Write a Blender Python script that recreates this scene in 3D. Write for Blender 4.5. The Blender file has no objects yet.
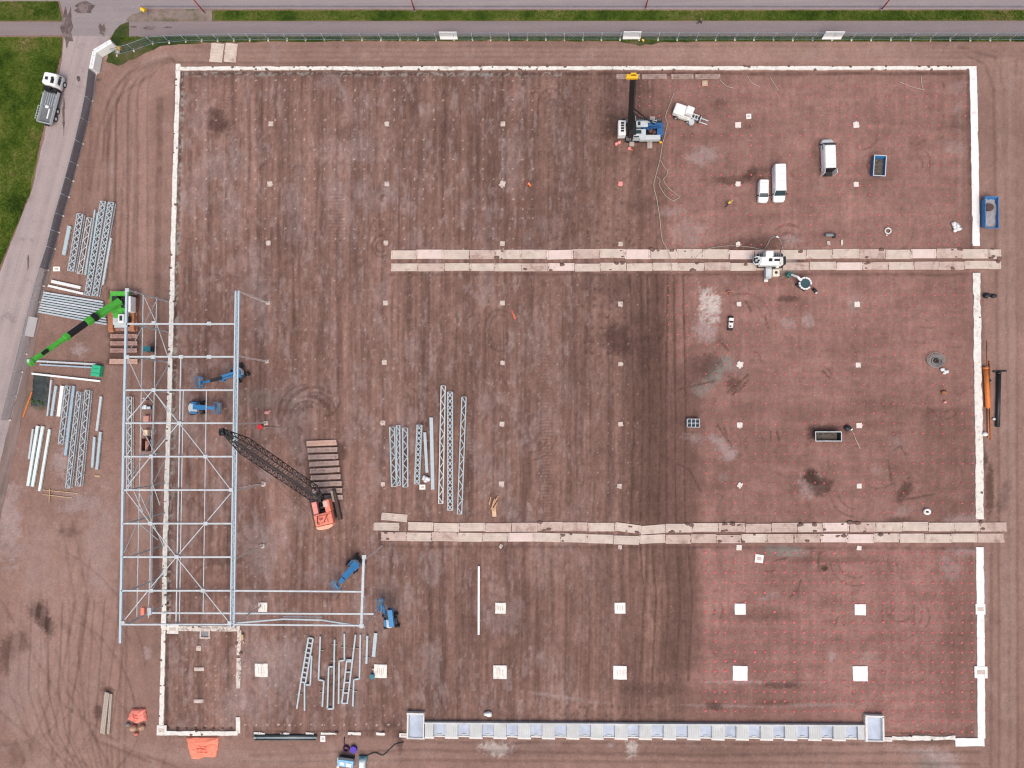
import bpy, math, random
import numpy as np
from mathutils import Vector, Matrix, Quaternion
random.seed(7); RNG = np.random.default_rng(11)
scene = bpy.context.scene
COL = scene.collection

# ------------------------------------------------------------------ camera
CAM_H = 115.0; FPX = 700.0; NADIR = (548.0, 415.0)
cam_data = bpy.data.cameras.new('camera'); cam = bpy.data.objects.new('camera', cam_data); COL.objects.link(cam)
cam_data.sensor_width = 36.0; cam_data.lens = 36.0*FPX/1024.0
cam_data.clip_start = 1.0; cam_data.clip_end = 6000.0
cam.location = (0, 0, CAM_H); cam.rotation_mode = 'QUATERNION'
_d = Vector(((NADIR[0]-512)/FPX, -(NADIR[1]-384)/FPX, -1.0)).normalized()
cam.rotation_quaternion = Quaternion((0, 0, 1), 0.0076) @ _d.rotation_difference(Vector((0, 0, -1)))
scene.camera = cam
CR = cam.rotation_quaternion.to_matrix()
CRn = np.array(CR)
# ------------------------------------------------------------------ light: overcast day
SUN_EL = math.radians(62); SUN_AZ = math.radians(-78)     # azimuth measured from +x towards +y
world = bpy.data.worlds.new('World'); scene.world = world; world.use_nodes = True
wn = world.node_tree; sky = wn.nodes.new('ShaderNodeTexSky'); sky.sky_type = 'NISHITA'; sky.sun_disc = False
sky.sun_elevation = SUN_EL; sky.sun_rotation = math.pi/2 - SUN_AZ
sky.air_density = 1.0; sky.dust_density = 6.0; sky.ozone_density = 0.6
wn.links.new(sky.outputs[0], wn.nodes['Background'].inputs[0]); wn.nodes['Background'].inputs[1].default_value = 0.125
sd = bpy.data.lights.new('sun', 'SUN'); sd.energy = 1.0; sd.angle = math.radians(45); sd.color = (1.0, 0.955, 0.90)
so = bpy.data.objects.new('sun', sd); COL.objects.link(so)
_sv = Vector((math.cos(SUN_EL)*math.cos(SUN_AZ), math.cos(SUN_EL)*math.sin(SUN_AZ), math.sin(SUN_EL)))
so.rotation_euler = _sv.to_track_quat('Z', 'Y').to_euler(); so.location = (0, 0, 200)
vs = scene.view_settings; vs.view_transform = 'Standard'; vs.look = 'None'; vs.gamma = 1.0; vs.use_curve_mapping = False
vs.exposure = 0.36; scene.cycles.filter_width = 1.2

# ------------------------------------------------------------------ helpers
def P(u, v, z=0.0):
    d = CR @ Vector(((u-512)/FPX, -(v-384)/FPX, -1.0))
    t = (z-CAM_H)/d.z
    return Vector((d.x*t, d.y*t, z))
MPX = CAM_H/FPX            # metres per pixel on the ground, about 0.164
def PZ(u, v, z):            # ground point under something that appears at this pixel at height z
    q = P(u, v, z); q.z = 0.0; return q
def ang(a, b):
    d = P(*b)-P(*a); return math.atan2(d.y, d.x)

def tag(o, label=None, cat=None, group=None, kind=None):
    if label:
        o['label'] = label
        if len(label.split()) > 16: print('LONG', len(label.split()), label)
    if cat: o['category'] = cat
    if group: o['group'] = group
    if kind: o['kind'] = kind
    return o
def thing(name, label, cat, loc=(0, 0, 0), rz=0.0, group=None):
    o = bpy.data.objects.new(name, None); COL.objects.link(o); o.empty_display_size = 0.5
    o.location = loc; o.rotation_euler = (0, 0, rz)
    return tag(o, label, cat, group, 'thing')

MATS = {}
def mat(name, col, rough=0.7, metal=0.0, var=0.12, scale=1.5, bump=0.0, dirt=0.0, dirtcol=(0.17, 0.115, 0.10), spec=0.4):
    if name in MATS: return MATS[name]
    m = bpy.data.materials.new(name); m.use_nodes = True; nt = m.node_tree; N = nt.nodes; L = nt.links
    b = N['Principled BSDF']; b.inputs['Roughness'].default_value = rough; b.inputs['Metallic'].default_value = metal
    b.inputs['Specular IOR Level'].default_value = spec
    tc = N.new('ShaderNodeTexCoord'); geo = N.new('ShaderNodeNewGeometry')
    nz = N.new('ShaderNodeTexNoise'); nz.inputs['Scale'].default_value = scale; nz.inputs['Detail'].default_value = 6
    nz.inputs['Roughness'].default_value = 0.65
    L.new(geo.outputs['Position'], nz.inputs['Vector'])
    mr = N.new('ShaderNodeMapRange'); mr.inputs[1].default_value = 0.3; mr.inputs[2].default_value = 0.7
    mr.inputs[3].default_value = 1-var; mr.inputs[4].default_value = 1+var*0.6
    L.new(nz.outputs[0], mr.inputs[0])
    mx = N.new('ShaderNodeVectorMath'); mx.operation = 'SCALE'; mx.inputs[0].default_value = col
    L.new(mr.outputs[0], mx.inputs[3]); out = mx.outputs[0]
    if dirt > 0:
        n2 = N.new('ShaderNodeTexNoise'); n2.inputs['Scale'].default_value = scale*0.7; n2.inputs['Detail'].default_value = 8; n2.inputs['Roughness'].default_value = 0.75
        L.new(geo.outputs['Position'], n2.inputs['Vector'])
        m2 = N.new('ShaderNodeMapRange'); m2.inputs[1].default_value = 0.62-dirt*0.3; m2.inputs[2].default_value = 0.72-dirt*0.2
        L.new(n2.outputs[0], m2.inputs[0])
        mm = N.new('ShaderNodeMix'); mm.data_type = 'RGBA'; L.new(m2.outputs[0], mm.inputs[0]); L.new(out, mm.inputs[6]); mm.inputs[7].default_value = (*dirtcol, 1)
        out = mm.outputs[2]
    L.new(out, b.inputs['Base Color'])
    if bump > 0:
        bp = N.new('ShaderNodeBump'); bp.inputs['Strength'].default_value = bump; bp.inputs['Distance'].default_value = 0.1
        L.new(nz.outputs[0], bp.inputs['Height']); L.new(bp.outputs[0], b.inputs['Normal'])
    MATS[name] = m; return m

class MB:
    def __init__(s): s.v = []; s.f = []; s.sm = []; s.cuts = []
    def add(s, vs_, fs, smooth=False):
        n = len(s.v); s.cuts.append((n, len(s.f))); s.v += [tuple(x) for x in vs_]; s.f += [tuple(i+n for i in f) for f in fs]; s.sm += [smooth]*len(fs); return s
    def box(s, c, size, rz=0.0, rot=None, taper=1.0):
        hx, hy, hz = size[0]/2, size[1]/2, size[2]/2
        R = rot if rot is not None else Matrix.Rotation(rz, 3, 'Z'); c = Vector(c); vv = []
        for z in (-hz, hz):
            k = taper if z > 0 else 1.0
            for x, y in ((-hx, -hy), (hx, -hy), (hx, hy), (-hx, hy)): vv.append(c+R@Vector((x*k, y*k, z)))
        return s.add(vv, [(3, 2, 1, 0), (4, 5, 6, 7), (0, 1, 5, 4), (1, 2, 6, 5), (2, 3, 7, 6), (3, 0, 4, 7)])
    def beam(s, p, q, w=0.2, h=0.2, roll=None):
        p = Vector(p); q = Vector(q); d = (q-p); L = d.length
        if L < 1e-4: return s
        x = d.normalized(); up = Vector((0, 0, 1)) if abs(x.z) < 0.95 else Vector((0, 1, 0))
        y = up.cross(x).normalized(); z = x.cross(y)
        R = Matrix((x, y, z)).transposed()
        return s.box((p+q)/2, (L, w, h), rot=R)
    def tube(s, p, q, r=0.1, n=8, r2=None, smooth=True):
        p = Vector(p); q = Vector(q); x = (q-p).normalized(); up = Vector((0, 0, 1)) if abs(x.z) < 0.95 else Vector((0, 1, 0))
        y = up.cross(x).normalized(); z = x.cross(y); r2 = r if r2 is None else r2; vv = []
        for c, rr in ((p, r), (q, r2)):
            for i in range(n):
                a = 2*math.pi*i/n; vv.append(c+(y*math.cos(a)+z*math.sin(a))*rr)
        fs = [(i, (i+1) % n, n+(i+1) % n, n+i) for i in range(n)]
        s.add(vv, fs, smooth); k = len(s.v)-2*n
        s.f += [tuple(k+i for i in reversed(range(n))), tuple(k+n+i for i in range(n))]; s.sm += [False, False]
        return s
    def pipe(s, pts, r=0.05, n=6):
        pts = [Vector(p) for p in pts]
        rings = []; vv = []
        for i, p in enumerate(pts):
            a = pts[max(i-1, 0)]; b = pts[min(i+1, len(pts)-1)]; x = (b-a).normalized()
            up = Vector((0, 0, 1)) if abs(x.z) < 0.95 else Vector((0, 1, 0)); y = up.cross(x).normalized(); z = x.cross(y)
            for j in range(n):
                t = 2*math.pi*j/n; vv.append(p+(y*math.cos(t)+z*math.sin(t))*r)
        fs = []
        for i in range(len(pts)-1):
            for j in range(n): fs.append((i*n+j, i*n+(j+1) % n, (i+1)*n+(j+1) % n, (i+1)*n+j))
        fs += [tuple(reversed(range(n))), tuple((len(pts)-1)*n+j for j in range(n))]
        return s.add(vv, fs, True)
    def prism(s, poly, z0, z1):
        n = len(poly); vv = [(x, y, z0) for x, y in poly]+[(x, y, z1) for x, y in poly]
        a = sum(poly[i][0]*poly[(i+1) % n][1]-poly[(i+1) % n][0]*poly[i][1] for i in range(n))
        idx = list(range(n)) if a > 0 else list(range(n))[::-1]
        fs = [tuple(reversed(idx)), tuple(i+n for i in idx)]
        for k in range(n):
            i, j = idx[k], idx[(k+1) % n]; fs.append((i, j, j+n, i+n))
        return s.add(vv, fs)
    def loft(s, secs, cap=True, smooth=True):
        """secs: list of rings (same count) of 3D points"""
        n = len(secs[0]); vv = [p for r in secs for p in r]; fs = []
        for i in range(len(secs)-1):
            for j in range(n): fs.append((i*n+j, i*n+(j+1) % n, (i+1)*n+(j+1) % n, (i+1)*n+j))
        s.add(vv, fs, smooth)
        if cap:
            k = len(s.v)-len(vv); s.f += [tuple(k+j for j in reversed(range(n))), tuple(k+(len(secs)-1)*n+j for j in range(n))]; s.sm += [False, False]
        return s
    def blob(s, c, r, seed=0, sq=(1, 1, 1), nu=9, nv=6, j=0.25):
        rr = random.Random(seed); vv = []; c = Vector(c)
        vv.append(c+Vector((0, 0, r*sq[2])))
        for i in range(1, nv):
            t = math.pi*i/nv
            for k in range(nu):
                p = 2*math.pi*k/nu; q = r*(1+rr.uniform(-j, j))
                vv.append(c+Vector((q*math.sin(t)*math.cos(p)*sq[0], q*math.sin(t)*math.sin(p)*sq[1], q*math.cos(t)*sq[2])))
        vv.append(c-Vector((0, 0, r*sq[2]))); fs = []
        for k in range(nu): fs.append((0, 1+k, 1+(k+1) % nu))
        for i in range(nv-2):
            for k in range(nu):
                a = 1+i*nu; fs.append((a+k, a+nu+k, a+nu+(k+1) % nu, a+(k+1) % nu))
        a = 1+(nv-2)*nu; e = len(vv)-1
        for k in range(nu): fs.append((a+k, e, a+(k+1) % nu))
        return s.add(vv, fs, True)
    def build_each(s, name, m, parent=None, bevel=0.0):
        cs = s.cuts+[(len(s.v), len(s.f))]; out = None
        for (v0, f0), (v1, f1) in zip(cs[:-1], cs[1:]):
            q = MB(); q.v = s.v[v0:v1]; q.f = [tuple(i-v0 for i in f) for f in s.f[f0:f1]]; q.sm = s.sm[f0:f1]; out = q.build(name, m, parent, bevel)
        return out
    def build(s, name, m, parent=None, bevel=0.0):
        me = bpy.data.meshes.new(name); me.from_pydata(s.v, [], s.f); me.update()
        me.polygons.foreach_set('use_smooth', s.sm)
        o = bpy.data.objects.new(name, me); COL.objects.link(o); me.materials.append(m)
        if parent is not None: o.parent = parent
        if bevel > 0:
            b = o.modifiers.new('bevel', 'BEVEL'); b.width = bevel; b.segments = 2; b.limit_method = 'ANGLE'; b.angle_limit = math.radians(40)
        return o

# materials -------------------------------------------------------------
M_galv = mat('galvanised_steel', (0.42, 0.495, 0.53), 0.5, 0.0, 0.10, 2.0)
M_galvd = mat('galvanised_steel_dull', (0.34, 0.44, 0.52), 0.5, 0.0, 0.15, 2.0)
M_frame = mat('frame_paint', (0.50, 0.54, 0.56), 0.5, 0, 0.20, 1.2)
M_white = mat('white_paint', (0.76, 0.77, 0.76), 0.4, 0, 0.06, 1.5, dirt=0.10, dirtcol=(0.58, 0.55, 0.52))
M_offw = mat('offwhite_paint', (0.62, 0.62, 0.58), 0.5, 0, 0.12, 2.0, dirt=0.2)
M_conc = mat('fresh_concrete', (0.70, 0.68, 0.63), 0.85, 0, 0.16, 1.6, bump=0.2, dirt=0.26, dirtcol=(0.40, 0.32, 0.28))
M_concd = mat('dusty_concrete', (0.62, 0.56, 0.50), 0.9, 0, 0.22, 2.0, bump=0.3, dirt=0.45)
M_concc = mat('clean_concrete', (0.77, 0.755, 0.73), 0.8, 0, 0.08, 1.2, dirt=0.16, dirtcol=(0.56, 0.50, 0.46))
M_pad = mat('pad_concrete', (0.56, 0.47, 0.42), 0.9, 0, 0.15, 3.0, bump=0.2, dirt=0.3)
M_mat = mat('timber_mat', (0.57, 0.475, 0.41), 0.9, 0, 0.18, .7, bump=0.2, dirt=0.22, dirtcol=(0.36, 0.25, 0.205))
M_tie = mat('tie_rod', (0.50, 0.385, 0.335), .9)
M_matd = mat('old_timber_mat', (0.24, 0.155, 0.13), 0.9, 0, 0.3, 2.0, bump=0.4, dirt=0.35, dirtcol=(0.13, 0.08, 0.065))
M_wood = mat('raw_timber', (0.50, 0.34, 0.21), 0.8, 0, 0.2, 4.0)
M_woodg = mat('weathered_timber', (0.34, 0.28, 0.23), 0.85, 0, 0.25, 3.0)
M_black = mat('black_paint', (0.012, 0.012, 0.014), 0.5, 0, 0.3, 3.0)
M_dark = mat('dark_steel', (0.035, 0.035, 0.04), 0.55, 0.2, 0.3, 3.0)
M_rub = mat('rubber', (0.03, 0.028, 0.028), 0.85, 0, 0.4, 3.0)
M_glass = mat('vehicle_glass', (0.025, 0.05, 0.06), 0.35, 0, 0.1, 1.0, spec=0.3)
M_blue = mat('machine_blue', (0.03, 0.19, 0.42), 0.45, 0, 0.18, 2.5)
M_blue2 = mat('skip_blue', (0.03, 0.17, 0.40), 0.5, 0, 0.2, 2.5, dirt=0.1)
M_teal = mat('teal_plastic', (0.02, 0.16, 0.20), 0.5, 0, 0.2, 2.5)
M_lgrey = mat('light_grey_paint', (0.50, 0.54, 0.56), 0.5, 0, 0.12, 2.0)
M_grey = mat('mid_grey', (0.22, 0.23, 0.24), 0.7, 0, 0.2, 2.0)
M_green = mat('lime_green_paint', (0.075, 0.42, 0.045), 0.5, 0, 0.22, 1.5, dirt=0.12, dirtcol=(0.10, 0.22, 0.06))
M_greens = mat('green_sheet', (0.03, 0.42, 0.22), 0.6, 0, 0.15, 2.0)
M_org = mat('faded_orange_paint', (0.78, 0.235, 0.155), 0.55, 0, 0.2, 2.5, dirt=0.12)
M_orgt = mat('orange_tarpaulin', (0.82, 0.24, 0.15), 0.6, 0, 0.22, 1.5)
M_orgp = mat('orange_pipe', (0.62, 0.18, 0.04), 0.6, 0, 0.2, 2.0)
M_rust = mat('rusty_steel', (0.36, 0.145, 0.07), 0.8, 0.1, 0.3, 3.0)
M_yel = mat('yellow_paint', (0.80, 0.45, 0.02), 0.5, 0, 0.1, 2.0)
M_red = mat('red_paint', (0.55, 0.025, 0.03), 0.5, 0, 0.15, 2.0)
M_pink = mat('pink_paint', (0.75, 0.28, 0.26), 0.6, 0, 0.15, 2.0)
M_redpeg = mat('red_peg', (0.66, 0.12, 0.13), 0.6, 0, 0.2, 2.0)
M_hiy = mat('hi_vis_yellow', (0.60, 0.47, 0.02), 0.7, 0, 0.1, 5.0)
M_hio = mat('hi_vis_orange', (0.75, 0.16, 0.02), 0.7, 0, 0.1, 5.0)
M_navy = mat('navy_cloth', (0.03, 0.035, 0.06), 0.8, 0, 0.2, 5.0)
M_skin = mat('skin', (0.45, 0.27, 0.20), 0.6, 0, 0.05, 5.0)
M_purple = mat('purple_plastic', (0.06, 0.02, 0.38), 0.5, 0, 0.1, 2.0)
M_sheet = mat('white_sheet', (0.72, 0.72, 0.72), 0.5, 0, 0.1, 3.0)
M_darksoil = mat('wet_soil', (0.075, 0.05, 0.045), 0.9, 0, 0.4, 3.0, bump=0.4)
M_hose = mat('grey_hose', (0.36, 0.32, 0.27), 0.7, 0, 0.15, 2.0)
M_cover = mat('dark_tarp', (0.035, 0.045, 0.045), 0.6, 0, 0.5, 1.2, bump=0.5, dirt=0.15)

# ------------------------------------------------------------------ ground
def vnoise(u, v, su, sv, seed):
    r = np.random.default_rng(seed); G = 257
    g = r.random((G, G)).astype(np.float32)
    x = u/su+1000.3*seed % 97; y = v/sv+513.7*seed % 89
    xi = np.floor(x).astype(np.int64); yi = np.floor(y).astype(np.int64)
    fx = (x-xi).astype(np.float32); fy = (y-yi).astype(np.float32); fx = fx*fx*(3-2*fx); fy = fy*fy*(3-2*fy)
    a = g[yi % G, xi % G]; b = g[yi % G, (xi+1) % G]; c = g[(yi+1) % G, xi % G]; d = g[(yi+1) % G, (xi+1) % G]
    return (a*(1-fx)+b*fx)*(1-fy)+(c*(1-fx)+d*fx)*fy
def fbm(u, v, su, sv, seed, n=4, g=0.55):
    t = 0; a = 1; s = 0
    for i in range(n):
        t = t+a*vnoise(u, v, su/2**i, sv/2**i, seed+i*17); s += a; a *= g
    return t/s
def sstep(a, b, x):
    t = np.clip((x-a)/(b-a), 0, 1); return t*t*(3-2*t)

def build_ground():
    st = 0.19
    def axis(a, b):
        core = np.arange(a, b+st, st); ext = []; d = 1.0; p = core[-1]
        while p < 2400: p += d; ext.append(p); d *= 1.45
        low = []; d = 1.0; p = core[0]
        while p > -2400: p -= d; low.append(p); d *= 1.45
        return np.array(low[::-1]+list(core)+ext)
    c = [P(0, 0), P(1024, 0), P(0, 768), P(1024, 768)]
    X = axis(min(q.x for q in c)-2.5, max(q.x for q in c)+2.5); Y = axis(min(q.y for q in c)-2.5, max(q.y for q in c)+2.5)
    xx, yy = np.meshgrid(X, Y); ny, nx = xx.shape
    q = np.stack([xx, yy, np.full_like(xx, -CAM_H)], -1) @ CRn     # = R^T v
    U = 512+FPX*q[..., 0]/-q[..., 2]; V = 384-FPX*q[..., 1]/-q[..., 2]
    # jittered coordinates for ragged borders
    ju = (fbm(U, V, 22, 22, 3)-.5)*14; jv = (fbm(U, V, 22, 22, 5)-.5)*14
    Uj = U+ju; Vj = V+jv
    def rect(u0, v0, u1, v1, s=6, jit=True):
        a, b = (Uj, Vj) if jit else (U, V)
        return sstep(u0-s, u0+s, a)*(1-sstep(u1-s, u1+s, a))*sstep(v0-s, v0+s, b)*(1-sstep(v1-s, v1+s, b))
    def ell(cu, cv, ru, rv, rot=0, soft=0.5, rag=0.5):
        c_, s_ = math.cos(math.radians(rot)), math.sin(math.radians(rot)); du = U-cu; dv = V-cv
        a = (du*c_+dv*s_)/ru; b = (-du*s_+dv*c_)/rv
        k = max(3.0, min(ru, rv)*0.5)
        d = np.sqrt(a*a+b*b)+(fbm(U, V, k, k, int(cu)+int(cv), 5, .85)-.5)*2*rag
        return 1-sstep(1-soft, 1+soft*0.3, d)
    inside = sstep(172, 178, U+(V-67)*0.02)*(1-sstep(972, 976, U))*sstep(69, 72, V)*(1-sstep(736, 740, V))
    # base colours (linear albedo)
    pad = np.array([0.188, 0.110, 0.089]); haul = np.array([0.246, 0.151, 0.124]); pink = np.array([0.248, 0.136, 0.116])
    dark = np.array([0.100, 0.057, 0.045]); pale = np.array([0.33, 0.26, 0.25]); grey = np.array([0.20, 0.185, 0.165])
    C = haul[None, None, :]*np.ones((ny, nx, 1))
    def mixc(col, m):
        nonlocal C
        m = np.clip(m, 0, 1)[..., None]; C = C*(1-m)+np.asarray(col)*m
    mixc(pad, inside)
    # pinker gravel on the right hand fields
    mixc(pink, rect(690, 540, 976, 732, 16)*0.9); mixc(pink, rect(655, 272, 976, 522, 8)*0.65); mixc(pink, rect(640, 74, 972, 250, 14)*0.55)
    # vertical striping left by machines (inside), horizontal along the top haul road
    sv_ = fbm(U+V*0.006+2*(vnoise(U, V, 60, 40, 23)-.5), V, 4.0, 130, 21, 3, .9)-.5
    sw_ = fbm(U+V*0.006, V, 14, 420, 31, 3, .7)-.5
    left = 1-sstep(650, 700, U)
    C = C*(1+(inside*(0.28+0.72*left)*sv_+inside*(0.15+0.34*left)*sw_))[..., None]
    hz = fbm(U, V, 260, 4.5, 41, 3, .7)-.5; toproad = rect(90, 40, 1024, 66, 3, False)
    C = C*(1+toproad*0.42*hz)[..., None]
    vt = fbm(U+V*0.02, V, 5.0, 240, 43, 3, .7)-.5
    side = np.clip((1-sstep(166, 172, U))*sstep(70, 110, V)+sstep(984, 990, U)*sstep(60, 90, V), 0, 1)
    C = C*(1+side*0.16*vt)[..., None]
    # large mottling
    C = C*(1+0.55*(fbm(U, V, 90, 110, 51, 5, .6)-.5)+0.42*(fbm(U, V, 16, 26, 53, 5, .75)-.5)*(.45+.55*inside)+0.5*(1-left)*inside*(fbm(U, V, 40, 9, 57, 4, .7)-.5))[..., None]
    # darker machine-worked fields
    dm = 0.55+0.9*(fbm(U, V, 5, 90, 61, 3, .7)-.2)
    for r, k in (((625, 272, 664, 525), .65), ((650, 275, 676, 525), .62), ((640, 365, 700, 525), .60), ((655, 545, 700, 672), .75), ((585, 545, 640, 690), .38),
                 ((505, 585, 585, 690), .32), ((560, 76, 668, 250), .42), ((512, 190, 560, 250), .30), ((430, 275, 640, 420), .20),
                 ((465, 100, 560, 250), .25), ((380, 550, 505, 690), .14), ((150, 95, 172, 620), .25), ((920, 405, 976, 520), .35),
                 ((945, 575, 976, 720), .25), ((640, 700, 760, 722), .15), ((190, 66, 560, 82), .3)):
        mixc(dark, rect(*r, 7)*k*np.clip(dm, 0.3, 1.2))
    # pale dust mottling, left field
    pm = sstep(.52, .68, fbm(U, V, 26, 46, 71, 5, .7))*inside*(1-sstep(480, 640, U))
    mixc(pale, pm*0.25)
    pm = sstep(.56, .72, fbm(U, V, 5, 16, 73, 4, .75))*inside*(1-sstep(520, 680, U)); mixc(pale, pm*0.34)
    pm = sstep(.60, .78, fbm(U, V, 20, 20, 75, 5, .7)); mixc(pale, pm*0.22*(1-inside))
    # individual pale patches
    for a in ((709, 308, 11, 20, 0, .85), (704, 330, 13, 11, 0, .6), (716, 372, 9, 20, 30, .0), (703, 155, 18, 9, -12, .5), (690, 232, 18, 14, 0, .3), (722, 445, 15, 6, 35, .6),
              (730, 455, 9, 5, -20, .6), (810, 485, 10, 13, 0, .5), (788, 323, 8, 5, 0, .5), (808, 321, 6, 7, 0, .55), (497, 749, 16, 7, 0, .85), (632, 748, 6, 8, 0, .85),
              (611, 745, 4, 2, 0, .7), (940, 760, 22, 9, 20, .7), (925, 752, 30, 3, 5, .5), (60, 462, 8, 14, 0, .7), (80, 350, 7, 6, 0, .7), (76, 503, 16, 10, 0, .45), (260, 545, 22, 30, 0, .35),
              (8, 520, 14, 40, 0, .6), (98, 545, 16, 60, 0, .35), (95, 300, 5, 5, 0, .3), (147, 653, 5, 7, 0, .5), (300, 400, 14, 16, 0, .25), (287, 665, 40, 30, 0, .25), (832, 657, 4, 6, 0, .6),
              (786, 263, 12, 10, 0, .7), (790, 240, 10, 6, 0, .5), (780, 610, 30, 3, 0, .1), (740, 682, 40, 2, 1, .5), (800, 683, 30, 1.5, -2, .3), (720, 706, 40, 1.5, 1, .4), (820, 705, 40, 2, -1, .35), (560, 697, 40, 2, 8, .4), (960, 155, 2, 60, 0, .2),
              (965, 520, 18, 6, 0, .4), (965, 552, 18, 5, 0, .4), (950, 570, 12, 12, 0, .3), (985, 590, 4, 30, 0, .4), (240, 690, 6, 30, 0, .2), (325, 575, 30, 10, 0, .2), (265, 475, 8, 8, 0, .4),
              (20, 690, 22, 50, 20, .25), (40, 560, 20, 40, 0, .2), (240, 160, 12, 16, 0, .25), (260, 300, 10, 40, 0, .25), (230, 215, 12, 30, 0, .25), (350, 150, 34, 18, 0, .25), (295, 205, 12, 40, 0, .2)):
        mixc(pale if a[5] < .8 else (0.5, 0.44, 0.40), ell(a[0], a[1], a[2]*1.1, a[3]*1.1, a[4], .6, 1.1)*a[5])
    for a in ((716, 372, 9, 22, 30, .75), (700, 390, 10, 8, 0, .5), (785, 551, 26, 6, 4, .8), (728, 364, 7, 8, 0, .6), (742, 258, 0.1, 0.1, 0, 0), (790, 268, 9, 10, 0, .8), (930, 765, 18, 8, 10, .5),
              (265, 398, 30, 12, 0, .25), (90, 20, 16, 12, 0, 0)):
        mixc(grey, ell(a[0], a[1], a[2]+.1, a[3]+.1, a[4])*a[5])
    # dark wet blotches; shade above the dark skip is painted in too
    for a in ((38, 612, 9, 12, 0, .7), (45, 622, 7, 16, -25, .8), (20, 640, 10, 12, 0, .35), (6, 655, 8, 18, 0, .5), (220, 125, 14, 10, 0, .6), (215, 112, 9, 5, 0, .5), (346, 133, 8, 10, 0, .3),
              (812, 478, 8, 9, -35, .8), (822, 486, 12, 10, 0, .6), (708, 366, 12, 14, 30, .5), (735, 385, 9, 7, 0, .5), (750, 174, 8, 5, -30, .55), (735, 180, 26, 5, -4, .5), (755, 245, 36, 9, -5, .45),
              (735, 262, 20, 8, 0, .2), (788, 299, 12, 3, 0, .5), (905, 490, 6, 12, 30, .6), (825, 568, 4, 3, 0, .8), (833, 430, 18, 5, 0, .5), (812, 432, 6, 9, 0, .5), (897, 520, 12, 3, 0, .5),
              (380, 190, 5, 8, 0, .3), (715, 706, 8, 5, 0, .6), (655, 690, 30, 8, 0, .35), (840, 560, 50, 4, 0, .3), (780, 685, 22, 4, 0, .5), (775, 703, 16, 3, 0, .4), (648, 340, 14, 30, 0, .35),
              (618, 340, 14, 16, 0, .6), (610, 285, 22, 14, 0, .35), (70, 532, 12, 5, 0, .35), (66, 628, 9, 4, 50, .3), (120, 605, 4, 20, 0, .3), (98, 712, 4, 8, 0, .6), (107, 690, 6, 3, 0, .6),
              (990, 490, 4, 30, 0, .6), (1005, 495, 5, 20, 15, .5), (985, 458, 3, 10, 0, .5), (640, 205, 14, 8, 0, .3), (205, 590, 25, 8, 0, .25), (225, 560, 18, 5, 0, .4), (400, 742, 3, 20, 0, .5),
              (60, 25, 6, 14, 10, 0), (390, 725, 8, 4, 0, .4), (930, 742, 45, 3, 0, .4), (760, 615, 40, 8, 0, .25), (530, 750, 60, 8, 0, .2), (700, 752, 120, 6, 0, .2), (760, 170, 10, 6, 0, .3),
              (800, 260, 7, 3, 0, .5), (610, 125, 10, 14, 0, .5), (720, 102, 5, 4, 0, .3), (155, 520, 5, 90, 0, .4), (28, 170, 0.1, 0.1, 0, 0), (22, 752, 16, 14, 0, .3)):
        mixc(dark*0.62, ell(a[0], a[1], a[2]*1.15+.1, a[3]*1.15+.1, a[4], .6, .8)*min(1, a[5]*1.25))
    for r_ in ((108, 290, 139, 366), (306, 440, 344, 500)): mixc(dark*.75, rect(*r_, 3)*.8)  # shade in the gaps between crane mats, painted into the soil beneath
    # green tinge in rubbish heap beside the access road
    mixc((0.045, 0.06, 0.03), ell(40, 405, 10, 6, 0)*.6); mixc((0.09, 0.10, 0.05), ell(22, 402, 8, 22, 15)*.4)
    # trench lines beside the foundation strips
    boxes = []
    def line_mask(pts, w):
        m = np.zeros_like(U); boxes.clear()
        for (a, b), (c_, d_) in zip(pts[:-1], pts[1:]):
            u0, u1 = min(a, c_)-w*3, max(a, c_)+w*3; v0, v1 = min(b, d_)-w*3, max(b, d_)+w*3
            cs_ = [P(x_, y_) for x_ in (u0, u1) for y_ in (v0, v1)]
            a0, a1 = np.searchsorted(X, (min(q_.x for q_ in cs_)-.3, max(q_.x for q_ in cs_)+.3)); b0, b1 = np.searchsorted(Y, (min(q_.y for q_ in cs_)-.3, max(q_.y for q_ in cs_)+.3))
            if a1 <= a0 or b1 <= b0: continue
            sel = (slice(b0, b1), slice(a0, a1))
            uu = U[sel]+ju[sel]*0.12; vv = V[sel]+jv[sel]*0.12; L2 = (c_-a)**2+(d_-b)**2+1e-9
            t = np.clip(((uu-a)*(c_-a)+(vv-b)*(d_-b))/L2, 0, 1)
            d = np.hypot(uu-a-t*(c_-a), vv-b-t*(d_-b))
            m[sel] = np.maximum(m[sel], 1-sstep(w*0.5, w*1.1, d)); boxes.append(sel)
        return m
    brk = 0.35+1.1*np.clip(fbm(U, V, 7, 7, 81, 3)-.25, 0, 1)
    trench = np.zeros_like(U)
    for pts, w, k in ((((182, 73), (970, 73)), 2.2, .7), (((181, 73), (176, 290), (171, 480), (167, 628), (166, 730)), 2.6, .75), (((160, 100), (154, 500), (158, 620)), 4, .5),
                      (((968, 75), (971, 250)), 2, .5), (((982, 275), (986, 520)), 2, .35), (((253, 731), (405, 731)), 1.5, .35), (((165, 729), (238, 729)), 2, .6),
                      (((885, 733), (955, 733)), 1.5, .6), (((408, 742), (882, 744)), 2, .45), (((172, 62), (560, 64)), 1.6, .3), (((390, 274), (975, 274)), 2.0, .45), (((380, 546), (975, 548)), 2, .4)):
        m = line_mask(pts, w)*k*brk; mixc(dark*0.55, m); trench = np.maximum(trench, m)
    # debris in the trench (pale crumbs)
    mixc(grey*1.3, line_mask(((183, 74), (560, 74)), 2.5)*sstep(.5, .6, fbm(U, V, 2.4, 2.4, 83, 2))*.8)
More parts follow.
